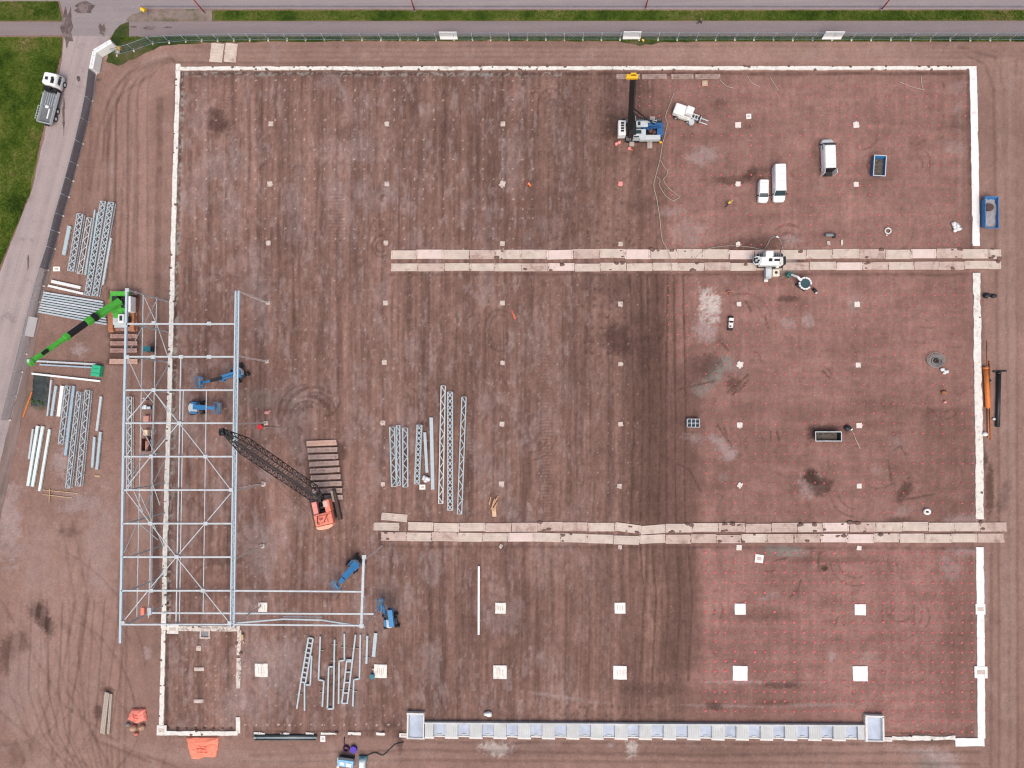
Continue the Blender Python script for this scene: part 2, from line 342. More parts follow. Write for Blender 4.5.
    mixc(grey*1.4, line_mask(((182, 80), (177, 290), (172, 480), (168, 620)), 3)*sstep(.52, .6, fbm(U, V, 2.4, 2.4, 84, 2))*.8)
    # tyre and track marks
    rut = np.zeros_like(U); LUG = vnoise(U, V, 1.6, 1.6, 91)
    def track(pts, w=1.3, k=.35, gauge=0, lug=True):
        nonlocal rut
        def off(pts, g):
            o = []
            for i, p in enumerate(pts):
                a = pts[max(0, i-1)]; b = pts[min(len(pts)-1, i+1)]; L = math.hypot(b[0]-a[0], b[1]-a[1])+1e-6
                o.append((p[0]-(b[1]-a[1])/L*g, p[1]+(b[0]-a[0])/L*g))
            return o
        for g in ((-gauge/2, gauge/2) if gauge else (0,)):
            m = line_mask(off(pts, g), w)
            if not boxes: continue
            sl = (slice(min(s_[0].start for s_ in boxes), max(s_[0].stop for s_ in boxes)), slice(min(s_[1].start for s_ in boxes), max(s_[1].stop for s_ in boxes)))
            mk = np.clip(m[sl]*k*(0.5+1.0*(LUG[sl] if lug else 0.5)), 0, 1)[..., None]
            C[sl] = C[sl]*(1-mk)+dark*0.85*mk; rut[sl] = np.maximum(rut[sl], m[sl]*k)
    def arc(cu, cv, r, a0, a1, n=24, e=1.0): return [(cu+r*math.cos(math.radians(a0+(a1-a0)*i/n)), cv+r*e*math.sin(math.radians(a0+(a1-a0)*i/n))) for i in range(n+1)]
    for r in (11, 16, 20, 25, 31):
        for _ in range(3): a0 = random.uniform(170, 290); track(arc(309+random.uniform(-4, 4), 421+random.uniform(-3, 3), r, a0, a0+random.uniform(40, 90), 12, 1.15), random.uniform(1.2, 2.4), random.uniform(.25, .55))
    for r in (6, 9): track(arc(900, 608, 9+r*.6, 0, 180), .8, .3)
    track(((883, 605), (883, 622)), .8, .4); track(((914, 605), (914, 625)), .9, .5); track(((885, 636), (905, 640), (925, 626)), .8, .2)
    for r in (5, 9): track(arc(381, 246, r, 60, 300, 24, 1.2), 1.4, .45)
    track(((383, 195), (379, 205), (380, 235)), 2.0, .45); track(arc(384, 200, 5, 180, 300), 1.3, .4)
    for r in (12, 16): track(arc(500, 330, r, 60, 300, 24, 1.3), 1.5, .3)
    track(arc(345, 130, 8, 90, 270, 12, 1.6), 1.3, .3); track(arc(446, 128, 5, 180, 400, 16, 1.6), 1.3, .35)
    for du in (0, 8): track(((551+du, 105), (548+du, 130), (549+du, 250)), 1.2, .25); track(arc(551, 108, 6+du, 150, 380, 16, 1.4), 1.2, .35)
    for k_ in range(7): track(((630+k_*9+random.uniform(-2, 2), 275), (632+k_*9+random.uniform(-3, 3), 400), (631+k_*9, 522)), 1.2, .75)
    for k_ in range(5): track(((640+k_*12, 545), (644+k_*12, 600), (640+k_*12, 680)), 1.3, .6)
    for k_ in range(9): track(((390+k_*13, 560), (391+k_*13, 690)), 1.0, .26)
    for k_ in range(8): track(((506+k_*15, 560), (507+k_*15, 600), (505+k_*15, 700)), 1.0, .26)
    for k_ in range(12):
        x0 = 585+k_*9; track(((x0, 570), (x0+6, 620), (x0+22, 640), (x0+40, 645)), .9, .18)
    for k_ in range(26):
        x0 = random.uniform(190, 640); y0 = random.uniform(75, 200) if random.random() < .6 else random.uniform(275, 380)
        track(((x0, y0), (x0-random.uniform(0, 3), y0+random.uniform(60, 200))), 1.1, random.uniform(.1, .3), gauge=random.choice((0, 12)))
    for k_ in range(10):  # ladder-like crawler marks
        pass
    for x0, y0, y1 in ((333, 195, 250), (340, 195, 250), (225, 75, 110), (470, 400, 500), (545, 350, 500), (548, 420, 520)):
        for yy_ in np.arange(y0, y1, 3.2): track(((x0-4, yy_), (x0+4, yy_)), .7, .28, lug=False)
    for pts in (((0, 600), (30, 650), (64, 706), (130, 750), (180, 768)), ((50, 768), (60, 690), (75, 600), (60, 520)), ((66, 768), (74, 690), (88, 600), (72, 520)),
                ((0, 712), (40, 745), (90, 775)), ((36, 690), (52, 740), (86, 765)), ((55, 650), (66, 690), (96, 740), (150, 762)), ((110, 768), (85, 720), (78, 650), (90, 560)),
                ((20, 768), (50, 700), (45, 640)), ((120, 560), (118, 620), (130, 640)), ((108, 110), (107, 280)), ((116, 100), (113, 280)), ((128, 95), (124, 560), (118, 768)), ((136, 100), (128, 560), (124, 768)),
                ((150, 75), (120, 95), (105, 130), (98, 190)), ((140, 62), (112, 90), (98, 130), (90, 190)), ((175, 56), (130, 72), (112, 110), (106, 160)),
                ((994, 90), (998, 400), (1000, 768)), ((1004, 90), (1008, 400), (1010, 768)), ((1016, 60), (1018, 768)), ((992, 540), (991, 768)), ((965, 54), (985, 64), (994, 90)), ((960, 47), (995, 56), (1005, 90)),
                ((250, 755), (420, 750), (700, 755), (980, 752)), ((240, 762), (420, 760), (980, 764))):
        track(pts, 1.9, .30, lug=False)
    for _ in range(90):   # scuffs left by turning machines
        if random.random() < .6: x0, y0 = random.uniform(660, 965), random.choice((random.uniform(80, 245), random.uniform(278, 518), random.uniform(552, 700)))
        else: x0, y0 = random.uniform(190, 640), random.uniform(80, 700)
        r = random.uniform(5, 28); a0 = random.uniform(0, 360); track(arc(x0, y0, r, a0, a0+random.uniform(25, 110), 8), random.uniform(.8, 1.5), random.uniform(.15, .5), gauge=random.choice((0, 0, 8)))
    for _ in range(26):
        x0, y0 = random.uniform(665, 965), random.uniform(85, 700); mixc(pale if random.random() < .6 else dark, ell(x0, y0, random.uniform(3, 16), random.uniform(2, 9), random.uniform(-40, 40), .7, 1.2)*random.uniform(.15, .4))
    for _ in range(34):   # looping wheel marks in the lower left yard
        cx_, cy_ = random.uniform(-60, 60), random.uniform(600, 800); r = random.uniform(30, 150); a0 = random.uniform(-90, 40)
        track(arc(cx_, cy_, r, a0, a0+random.uniform(25, 70)), random.uniform(.9, 1.8), random.uniform(.12, .3))
    def pale_track(pts, w, k):
        m = line_mask(pts, w)*k*(.5+.8*vnoise(U, V, 8, 8, 95)); mixc((.30, .205, .175), m)
    for r in (30, 40, 50, 62, 74):
        pale_track([(175, 52+r*.12)]+arc(175, 60+r*.9, r, 265, 185, 12)+[(175-r*1.02, 300)], 2.2, .30); track([(175, 55+r*.12)]+arc(177, 64+r*.9, r, 265, 185, 12)+[(178-r*1.02, 280)], 1.3, .22, lug=False)
    for k_ in range(9): pale_track(((140-k_*12+random.uniform(-4, 4), 520), (116-k_*12, 610), (92-k_*10+random.uniform(-5, 5), 700), (80-k_*6, 768)), random.uniform(2, 5), random.uniform(.2, .45))
    for k_ in range(12): track(((128-k_*11+random.uniform(-4, 4), 600), (118-k_*10, 690), (112-k_*8+random.uniform(-4, 4), 735), (112-k_*5, 768)), 1.2, random.uniform(.15, .4), lug=False)
    for k_ in range(5): pale_track(((100+k_*9, 740+k_*3), (200, 752+k_*3), (400, 756+k_*2)), 2.5, .3)
    for k_ in range(4): pale_track(((998+k_*6, 60+k_*3), (1003+k_*4, 400), (1002+k_*4, 768)), 2.6, .35)
    for k_ in range(3): pale_track(((180, 50+k_*5), (600, 49+k_*5), (975, 50+k_*5)), 1.8, .35)
    for _ in range(14):
        x0 = random.uniform(75, 155); track(((x0, random.uniform(90, 200)), (x0-4, random.uniform(240, 290))), 1.4, .2)
    for pts in (((717, 425), (726, 437), (733, 447)), ((724, 428), (728, 436)), ((770, 432), (771, 442)), ((777, 432), (779, 441)), ((898, 500), (905, 490), (909, 484)), ((903, 498), (914, 488)),
                ((900, 500), (935, 494)), ((894, 450), (900, 446), (906, 454)), ((888, 460), (892, 480)), ((745, 300), (751, 311)), ((765, 315), (768, 328)), ((728, 392), (738, 383), (748, 375)), ((733, 394), (741, 389), (749, 380)),
                ((728, 376), (736, 380)), ((720, 340), (728, 350)), ((776, 560), (786, 558)), ((790, 597), (798, 590), (801, 580)), ((766, 571), (772, 571)), ((660, 455), (690, 470), (700, 490)), ((672, 390), (700, 384), (715, 380)),
                ((822, 370), (830, 378)), ((828, 368), (832, 374)), ((808, 477), (814, 484)), ((814, 470), (822, 484))):
        track(pts, 1.2, .6)
    # rows of pile spots: little pale/dark discs left of the rig
    def spots(u0, v0, u1, v1, su, sv, r, col, k, jit=.8, keep=1.0):
        for v_ in np.arange(v0, v1, sv):
            for u_ in np.arange(u0, u1, su):
                if random.random() > keep: continue
                a = u_+random.uniform(-jit, jit); b = v_+random.uniform(-jit, jit)
                j0 = np.searchsorted(X, P(a, b).x); i0 = np.searchsorted(Y, P(a, b).y); s = 12
                sl = (slice(max(0, i0-s), i0+s), slice(max(0, j0-s), j0+s))
                d = np.hypot(U[sl]-a, V[sl]-b)*(1+.5*(vnoise(U[sl], V[sl], 1.5, 1.5, 93)-.5)); m = (1-sstep(r*.6, r*1.1, d))*k
                C[sl] = C[sl]*(1-m[..., None])+np.asarray(col)*m[..., None]
    spots(556, 205, 665, 250, 8.5, 8.5, 2.2, dark*.8, .42, 2.6, .6); spots(585, 290, 632, 362, 8, 9, 2.2, dark*.7, .5, 2.4, .7)
    spots(560, 80, 640, 200, 9, 9, 1.4, dark*.7, .35, 1.5, .8)
    spots(470, 285, 620, 520, 9.9, 9.9, 1.3, dark*.7, .22, 1, .8); spots(560, 707, 660, 722, 6.5, 8, 2.0, dark*.7, .4, 1.4, .8)
    spots(196, 80, 540, 250, 9.9, 9.9, .8, (.6, .5, .46), .55, .5, .45); spots(400, 275, 640, 530, 9.9, 9.9, .8, (.5, .4, .36), .4, .5, .35)
    spots(196, 270, 400, 730, 9.9, 9.9, .8, (.55, .46, .42), .45, .6, .35); spots(245, 725, 400, 735, 11, 11, .9, (.65, .55, .5), .8, .4, .95)
    spots(500, 80, 640, 250, 9.9, 9.9, .8, (.45, .35, .31), .35, .5, .4)
    spots(176, 640, 236, 725, 9.9, 9.9, .8, (.5, .4, .37), .4, .6, .5); spots(455, 76, 560, 100, 9.5, 9, 1.3, dark*.6, .4, .8, .7)
    spots(168, 728, 236, 731, 9, 9, 1.7, dark*.3, .8, .3, 1)
    # loose crumbs everywhere
    cr = fbm(U, V, 2.6, 4.5, 97, 2, .9); C = C*(1+(.22+.30*inside*(.4+.6*left))[..., None]*(cr-.5)[..., None])
    C = np.clip(C, 0.01, 0.9)
    Z = -0.012-0.11*rut-0.16*trench-0.06*fbm(U, V, 8, 8, 99, 3)
    far = (U < -30) | (U > 1054) | (V < -30) | (V > 798)
    Z[far] = -0.03; C[far] = haul*0.9
    gz = sstep(0, 30, (U*0.24+V-330)); # access road side: keep flat
    n = nx*ny
    co = np.empty((n, 3), np.float32); co[:, 0] = xx.ravel(); co[:, 1] = yy.ravel(); co[:, 2] = Z.ravel()
    idx = np.arange(n).reshape(ny, nx); f = np.stack([idx[:-1, :-1], idx[:-1, 1:], idx[1:, 1:], idx[1:, :-1]], -1).reshape(-1, 4)
    me = bpy.data.meshes.new('ground'); me.vertices.add(n); me.vertices.foreach_set('co', co.ravel())
    me.loops.add(f.size); me.loops.foreach_set('vertex_index', f.ravel().astype(np.int32))
    me.polygons.add(len(f)); me.polygons.foreach_set('loop_start', np.arange(0, f.size, 4, dtype=np.int32)); me.polygons.foreach_set('loop_total', np.full(len(f), 4, np.int32))
    me.polygons.foreach_set('use_smooth', np.ones(len(f), bool))
    me.update(calc_edges=True)
    at = me.attributes.new('soil', 'FLOAT_COLOR', 'POINT'); cc = np.ones((n, 4), np.float32); cc[:, :3] = C.reshape(-1, 3); at.data.foreach_set('color', cc.ravel())
    o = bpy.data.objects.new('ground', me); COL.objects.link(o); o['kind'] = 'structure'
    m = bpy.data.materials.new('bare_soil'); m.use_nodes = True; nt = m.node_tree; N = nt.nodes; L = nt.links; b = N['Principled BSDF']
    b.inputs['Roughness'].default_value = 0.95; b.inputs['Specular IOR Level'].default_value = 0.15
    a = N.new('ShaderNodeAttribute'); a.attribute_name = 'soil'; geo = N.new('ShaderNodeNewGeometry')
    def noise(scale, det=3):
        q = N.new('ShaderNodeTexNoise'); q.inputs['Scale'].default_value = scale; q.inputs['Detail'].default_value = det; q.inputs['Roughness'].default_value = .7; L.new(geo.outputs['Position'], q.inputs['Vector']); return q
    def mrange(src, a0, a1, b0, b1):
        q = N.new('ShaderNodeMapRange'); [q.inputs[i+1].__setattr__('default_value', x) for i, x in enumerate((a0, a1, b0, b1))]; L.new(src, q.inputs[0]); return q.outputs[0]
    n1 = noise(3.2, 4); n2 = noise(0.45, 5)
    s1 = mrange(n1.outputs[0], .3, .7, .85, 1.15); s2 = mrange(n2.outputs[0], .3, .7, .90, 1.10)
    mu = N.new('ShaderNodeMath'); mu.operation = 'MULTIPLY'; L.new(s1, mu.inputs[0]); L.new(s2, mu.inputs[1])
    sc = N.new('ShaderNodeVectorMath'); sc.operation = 'SCALE'; L.new(a.outputs['Color'], sc.inputs[0]); L.new(mu.outputs[0], sc.inputs[3])
    # pebbles
    vo = N.new('ShaderNodeTexVoronoi'); vo.inputs['Scale'].default_value = 1.7; L.new(geo.outputs['Position'], vo.inputs['Vector'])
    sp = N.new('ShaderNodeSeparateColor'); L.new(vo.outputs['Color'], sp.inputs[0])
    pick = mrange(sp.outputs[0], .80, .92, 0, 1); dd = mrange(vo.outputs['Distance'], .10, .22, 1, 0)
    pm = N.new('ShaderNodeMath'); pm.operation = 'MULTIPLY'; L.new(pick, pm.inputs[0]); L.new(dd, pm.inputs[1])
    n3 = noise(0.12, 3); dens = mrange(n3.outputs[0], .40, .62, 0.03, .5); pm2 = N.new('ShaderNodeMath'); pm2.operation = 'MULTIPLY'; L.new(pm.outputs[0], pm2.inputs[0]); L.new(dens, pm2.inputs[1])
    mx = N.new('ShaderNodeMix'); mx.data_type = 'RGBA'; L.new(pm2.outputs[0], mx.inputs[0]); L.new(sc.outputs[0], mx.inputs[6]); mx.inputs[7].default_value = (.44, .35, .32, 1)
    L.new(mx.outputs[2], b.inputs['Base Color'])
    bp = N.new('ShaderNodeBump'); bp.inputs['Strength'].default_value = .55; bp.inputs['Distance'].default_value = .12; L.new(n1.outputs[0], bp.inputs['Height']); L.new(bp.outputs[0], b.inputs['Normal'])
    me.materials.append(m)
build_ground()

# sheets for roads, verges -------------------------------------------------
def ragged(poly, step=5, j=0.8, seed=1, flatclose=True):
    r = random.Random(seed); out = []
    for i in range(len(poly)):
        a = poly[i]; b = poly[(i+1) % len(poly)]; L = math.hypot(b[0]-a[0], b[1]-a[1]); n = max(1, int(L/step))
        if L > 1500: n = 1
        for k in range(n):
            t = k/n; out.append((a[0]+(b[0]-a[0])*t+(r.uniform(-j, j) if k else 0), a[1]+(b[1]-a[1])*t+(r.uniform(-j, j) if k else 0)))
    return out
def sheet(name, poly, z, m, thick=None, j=0.6, step=6, kind='structure'):
    pts = [P(u, v) for u, v in ragged(poly, step, j, seed=len(name)+int(poly[0][0]))]
    mb = MB(); 
    from mathutils.geometry import tessellate_polygon
    tri = tessellate_polygon([[Vector((p.x, p.y, 0)) for p in pts]])
    fs = []
    for t in tri:
        a, b, c = (pts[i] for i in t); cr = (b.x-a.x)*(c.y-a.y)-(b.y-a.y)*(c.x-a.x); fs.append(t if cr > 0 else t[::-1])
    mb.add([(p.x, p.y, z) for p in pts], fs)
    if thick:
        n = len(pts); vv = [(p.x, p.y, z) for p in pts]+[(p.x, p.y, z-thick) for p in pts]
        ar = sum(pts[i].x*pts[(i+1) % n].y-pts[(i+1) % n].x*pts[i].y for i in range(n))
        mb.add(vv, [((i, (i+n), (i+1) % n+n, (i+1) % n) if ar > 0 else (i, (i+1) % n, (i+1) % n+n, i+n)) for i in range(n)])
    o = mb.build(name, m)
    if kind: o['kind'] = kind
    return o
def road_mat(name, col, dust, dustk, angle, stretch=(0.06, 1.2), dark=0.25, stains=0.0):
    m = bpy.data.materials.new(name); m.use_nodes = True; nt = m.node_tree; N = nt.nodes; L = nt.links; b = N['Principled BSDF']; b.inputs['Roughness'].default_value = .85; b.inputs['Specular IOR Level'].default_value = .25
    geo = N.new('ShaderNodeNewGeometry'); mp = N.new('ShaderNodeMapping'); mp.inputs['Rotation'].default_value[2] = -angle; mp.vector_type = 'POINT'; L.new(geo.outputs['Position'], mp.inputs['Vector'])
    mp2 = N.new('ShaderNodeMapping'); mp2.inputs['Scale'].default_value = (stretch[0], stretch[1], 1); L.new(mp.outputs[0], mp2.inputs['Vector'])
    n1 = N.new('ShaderNodeTexNoise'); n1.inputs['Scale'].default_value = 1; n1.inputs['Detail'].default_value = 4; L.new(mp2.outputs[0], n1.inputs['Vector'])
    n2 = N.new('ShaderNodeTexNoise'); n2.inputs['Scale'].default_value = .35; n2.inputs['Detail'].default_value = 7; n2.inputs['Roughness'].default_value = .7; L.new(geo.outputs['Position'], n2.inputs['Vector'])
    n3 = N.new('ShaderNodeTexNoise'); n3.inputs['Scale'].default_value = 4; n3.inputs['Detail'].default_value = 3; L.new(geo.outputs['Position'], n3.inputs['Vector'])
    def mrange(src, a0, a1, b0, b1):
        q = N.new('ShaderNodeMapRange'); [q.inputs[i+1].__setattr__('default_value', x) for i, x in enumerate((a0, a1, b0, b1))]; L.new(src, q.inputs[0]); return q.outputs[0]
    def mix(f, a, bb):
        q = N.new('ShaderNodeMix'); q.data_type = 'RGBA'; L.new(f, q.inputs[0])
        for i, x in ((6, a), (7, bb)):
            if isinstance(x, tuple): q.inputs[i].default_value = (*x, 1)
            else: L.new(x, q.inputs[i])
        return q.outputs[2]
    c = mix(mrange(n1.outputs[0], .35, .65, 0, dustk), col, dust)
    c = mix(mrange(n2.outputs[0], .50, .72, 0, dustk), c, dust)
    if stains: c = mix(mrange(n2.outputs[0], .42, .34, 0, stains), c, tuple(x*.4 for x in col))
    s = N.new('ShaderNodeVectorMath'); s.operation = 'SCALE'; L.new(c, s.inputs[0]); L.new(mrange(n3.outputs[0], .3, .7, .9, 1.08), s.inputs[3])
    L.new(s.outputs[0], b.inputs['Base Color']); return m
M_asph = road_mat('asphalt', (0.235, 0.205, 0.210), (0.30, 0.255, 0.25), .6, 0, (0.03, 1.3))
M_path = road_mat('path_asphalt', (0.20, 0.165, 0.170), (0.26, 0.21, 0.205), .5, 0, (0.05, .8))
M_acc = road_mat('dusty_access_road', (0.30, 0.245, 0.245), (0.38, 0.315, 0.30), .9, ang((20, 300), (80, 80)), (0.03, .9), stains=.35)
M_edge = road_mat('road_edge_gravel', (0.15, 0.11, 0.10), (0.25, 0.18, 0.16), .8, ang((20, 300), (80, 80)), (0.1, .9))
def grass_mat(name, cols):
    m = bpy.data.materials.new(name); m.use_nodes = True; nt = m.node_tree; N = nt.nodes; L = nt.links; b = N['Principled BSDF']; b.inputs['Roughness'].default_value = .9; b.inputs['Specular IOR Level'].default_value = .1
    geo = N.new('ShaderNodeNewGeometry'); n1 = N.new('ShaderNodeTexNoise'); n1.inputs['Scale'].default_value = .16; n1.inputs['Detail'].default_value = 9; n1.inputs['Roughness'].default_value = .72; L.new(geo.outputs['Position'], n1.inputs['Vector'])
    r = N.new('ShaderNodeValToRGB'); L.new(n1.outputs[0], r.inputs[0]); e = r.color_ramp.elements
    pos = (.36, .47, .56, .68)
    e[0].position = pos[0]; e[0].color = (*cols[0], 1); e[1].position = pos[3]; e[1].color = (*cols[3], 1)
    for i in (1, 2): q = e.new(pos[i]); q.color = (*cols[i], 1)
    L.new(r.outputs[0], b.inputs['Base Color']); return m
M_grass = grass_mat('grass_sward', ((0.036, 0.066, 0.009), (0.072, 0.112, 0.016), (0.12, 0.145, 0.028), (0.20, 0.16, 0.08)))
M_verge = grass_mat('verge_sward', ((0.03, 0.055, 0.010), (0.065, 0.095, 0.018), (0.12, 0.12, 0.04), (0.19, 0.14, 0.09)))
M_blade = grass_mat('grass_blades', ((0.034, 0.066, 0.009), (0.068, 0.115, 0.014), (0.11, 0.15, 0.025), (0.18, 0.16, 0.05)))

W0, W1 = -1500, 2500
sheet('road', [(W0, -60), (W1, -60), (W1, 9.5), (585, 9.2), (150, 8.8), (140, 12), (128, 22), (119, 26), (110, 38), (64, 38), (66, 24), (60, 1), (W0, 1)], 0.004, M_asph, j=.25)
o = sheet('road_centre_band', [(140, 5.6), (W1, 5.8), (W1, 7.8), (140, 7.4)], 0.008, mat('worn_asphalt', (0.16, 0.145, 0.165), .85, 0, .2, .6), j=.2)
sheet('path', [(W0, 22), (64, 22), (64, 35.5), (W0, 35.5)], 0.008, M_path, j=.25)
sheet('path', [(126, 21.5), (W1, 20.5), (W1, 36), (150, 36.5), (128, 36.5)], 0.008, M_path, j=.25)
sheet('access_road', [(64, 36), (110, 36), (108, 44), (100, 62), (92, 95), (80, 130), (64, 185), (50, 245), (36, 310), (20, 385), (5, 440), (-20, 560), (-60, 700), (-120, 700), (-60, 480), (0, 272), (32, 190), (62, 60)], 0.008, M_acc, j=.5)
sheet('road_edge', [(97, 68), (94, 100), (84, 135), (70, 185), (57, 240), (44, 300), (30, 370), (17, 440), (0, 520), (-20, 560), (5, 440), (20, 385), (36, 310), (50, 245), (64, 185), (80, 130), (92, 95)], 0.005, M_edge, j=.9)
sheet('verge', [(W0, 1.5), (58, 1.5), (62, 21), (W0, 21)], 0.012, M_verge, j=.6)
sheet('verge', [(126, 20), (132, 14), (150, 9.5), (215, 9.5), (215, 21), (128, 21.5)], 0.012, mat('trodden_verge', (0.22, 0.17, 0.15), .95, 0, .35, .5, dirt=.4, dirtcol=(.09, .09, .03)), j=.8)
sheet('verge', [(212, 10.5), (W1, 10), (W1, 20), (212, 21)], 0.014, M_verge, j=.6)
sheet('verge', [(150, 36.6), (W1, 36.2), (W1, 42), (700, 41.5), (665, 42), (640, 46), (618, 41), (400, 40.5), (230, 42), (160, 46), (140, 56), (118, 66), (106, 62), (109, 44), (112, 36), (120, 25), (129, 21.5), (129, 36.6)], 0.012, grass_mat('fence_line_weeds', ((0.02, 0.035, 0.010), (0.04, 0.06, 0.016), (0.08, 0.08, 0.03), (0.15, 0.11, 0.08))), j=.9)
sheet('grass_field', [(W0, 37), (62, 37), (61, 55), (40, 140), (31, 190), (0, 266), (-60, 470), (-120, 700), (-140, 1500), (W0, 1500)], 0.012, M_grass, j=.9)
M_mud = mat('road_mud', (0.115, 0.085, 0.08), .95, 0, .35, .8, dirt=.45, dirtcol=(.22, .175, .17))
for i, (cu, cv, ru, rv, n_) in enumerate(((68, 27, 7, 22, 16), (85, 8, 12, 7, 14), (102, 30, 5, 9, 12), (150, 28, 9, 2.4, 12), (134, 27, 4, 1.6, 9), (64, 118, 1.6, 24, 14), (28, 262, 1.2, 9, 9), (98, 80, 5, 1.4, 8), (168, 27.5, 5, 1.2, 8), (79, 79, 3, 4, 9))):
    rr_ = random.Random(i+40); sheet('road_mud', [(cu+ru*math.cos(6.283*k/n_)*rr_.uniform(.45, 1.15), cv+rv*math.sin(6.283*k/n_)*rr_.uniform(.45, 1.15)) for k in range(n_)][::-1], .0165, M_mud, j=.3, step=2)
# grass tufts in one object
def tufts(name, regions, n, label):
    vs_ = []; fs = []; r = random.Random(5)
    tot = sum((b[0]-a[0])*(b[1]-a[1]) for a, b, f in regions)
    for a, b, f in regions:
        for _ in range(int(n*(b[0]-a[0])*(b[1]-a[1])/tot)):
            u = r.uniform(a[0], b[0]); v = r.uniform(a[1], b[1])
            if f and not f(u, v): continue
            p = P(u, v, .01); h = r.uniform(.08, .28); w = r.uniform(.08, .22); t = r.uniform(0, 6.28)
            for k in range(3):
                t2 = t+k*2.1+r.uniform(-.4, .4); dx, dy = math.cos(t2), math.sin(t2); i = len(vs_)
                vs_ += [(p.x-dy*w*.4, p.y+dx*w*.4, .01), (p.x+dy*w*.4, p.y-dx*w*.4, .01), (p.x+dx*w+dy*w*.15, p.y+dy*w-dx*w*.15, h)]
                fs.append((i, i+1, i+2))
    mb = MB(); mb.add(vs_, fs); o = mb.build(name, M_blade); tag(o, label, 'grass', kind='stuff')
tufts('grass', [((0, 38), (62, 268), lambda u, v: v < 266-(u*2.42) if u < 31 else u < 61-(v-55)*.24), ((0, 2), (58, 20), None), ((215, 11), (1024, 20), None), ((120, 37), (1024, 41), None)], 34000, 'short green grass on the field and the roadside verges')

# ------------------------------------------------------------------ foundation strips and pads
def strip(name, pts, w, m, label, z1=0.12, jag=0.10, seed=1, gaps=(), group=None, step=0.45, lumps=True):
    r = random.Random(seed); t = thing(name, label, 'foundation', P(*pts[0]), 0, group); o0 = t.location
    wp = [P(*p) for p in pts]; mb = MB()
    for a, b in zip(wp[:-1], wp[1:]):
        d = b-a; L = d.length; d.normalize(); nrm = Vector((-d.y, d.x, 0)); s = 0; cuts = []
        n = max(1, int(L/step)); base = [a+d*(L*i/n) for i in range(n+1)]
        nz = [0.0]*2; offs = []
        for i in range(n+1):
            nz = [nz[0]*.6+r.uniform(-jag, jag)*.8, nz[1]*.6+r.uniform(-jag, jag)*.8]
            if r.random() < .05: nz[r.randint(0, 1)] = -jag*1.8*w/.8
            offs.append((w/2+nz[0], w/2+nz[1]))
        off0 = [(base[i]+nrm*offs[i][0]-o0, base[i]-nrm*offs[i][1]-o0) for i in range(n+1)]
        i = 0
        while i < n:
            f = (i+.5)/n
            if any(g0 < f < g1 for g0, g1 in gaps): i += 1; continue
            j = i
            while j < n and not any(g0 < (j+.5)/n < g1 for g0, g1 in gaps): j += 1
            vv = []
            for k in range(i, j+1):
                l, q = off0[k]; zz = z1+r.uniform(-.01, .01)
                vv += [(l.x, l.y, -.1), (l.x, l.y, zz), (q.x, q.y, zz), (q.x, q.y, -.1)]
            fs = []
            for k in range(j-i):
                b0 = k*4; c0 = b0+4; fs += [(b0, b0+1, c0+1, c0), (b0+1, b0+2, c0+2, c0+1), (b0+2, b0+3, c0+3, c0+2)]
            fs += [(0, 3, 2, 1), (4*(j-i), 4*(j-i)+1, 4*(j-i)+2, 4*(j-i)+3)]
            mb.add(vv, fs); i = j
    mb.build('strip', m, t)
    if lumps:
        lb = MB(); 
        for a, b in zip(wp[:-1], wp[1:]):
            L = (b-a).length; nrm = Vector((-(b-a).y, (b-a).x, 0)).normalized()
            for _ in range(int(L*lumps*1.2)):
                f = r.random()
                if any(g0 < f < g1 for g0, g1 in gaps): continue
                c = a+(b-a)*f+nrm*r.choice((-1, 1))*r.uniform(.25, .55)*w-o0; rad = r.uniform(.08, .26)
                lb.blob((c.x, c.y, z1*.7), rad, r.randint(0, 9999), (1.3, 1.0, .5), 7, 4)
        lb.build('soil_clods', MATS.get('clod') or mat('clod', (0.17, 0.105, 0.09), .95, 0, .3, 3), t)['kind'] = 'stuff'
    return t
strip('foundation_strip', [(178, 68.6), (420, 68.4), (620, 68.2), (975, 68.2)], .60, M_conc, 'long straight white concrete foundation strip along the top edge of the site', seed=3, gaps=((.1290, .1297),), lumps=.55, jag=.05)
strip('foundation_strip', [(178.5, 64), (175, 180), (172, 300), (169.5, 400), (167, 480), (166, 530)], .78, M_conc, 'long white concrete foundation strip down the left side, running under the steel frame', seed=5, lumps=.35, jag=.05)
strip('foundation_strip', [(165.5, 530), (164.5, 600), (163.8, 628), (162.5, 690), (161.5, 733)], .75, M_conc, 'dusty white foundation strip forming the left wall of the small box below the frame', seed=6, lumps=.4, jag=.05)
strip('foundation_strip', [(163, 628.5), (240, 628.5)], .85, M_concd, 'short dirty foundation strip under the lower edge of the steel frame', seed=7, lumps=.3, jag=.05)
strip('foundation_strip', [(239.5, 630), (238, 694)], .72, M_concd, 'broken dirty foundation strip forming the right wall of the small box', seed=8, gaps=((.38, .42), (.93, .99)), lumps=.4)
strip('foundation_strip', [(238, 717), (238, 733), (160, 733)], .72, M_conc, 'clean white corner of foundation strip closing the bottom of the small box', seed=9, lumps=.3, jag=.05)
strip('foundation_strip', [(972.5, 66.5), (974.5, 150), (975.8, 246)], 1.12, M_concc, 'broad clean white foundation strip on the right side above the upper mat road', seed=10, lumps=.05, jag=.04)
strip('foundation_strip', [(976.3, 273), (977.5, 370), (979, 450), (979.3, 519)], 1.15, M_conc, 'broad white foundation strip on the right side between the two mat roads', seed=11, lumps=.12, jag=.07)
strip('foundation_strip', [(979.5, 547), (980.5, 640), (981, 738)], 1.15, M_concc, 'broad clean white foundation strip on the right side below the lower mat road', seed=12, lumps=.06, jag=.04)
strip('foundation_strip', [(889, 738), (955, 738)], .62, M_conc, 'thin foundation strip at lower right beside the loading dock end', seed=13, gaps=((.0, .06),), lumps=.5)
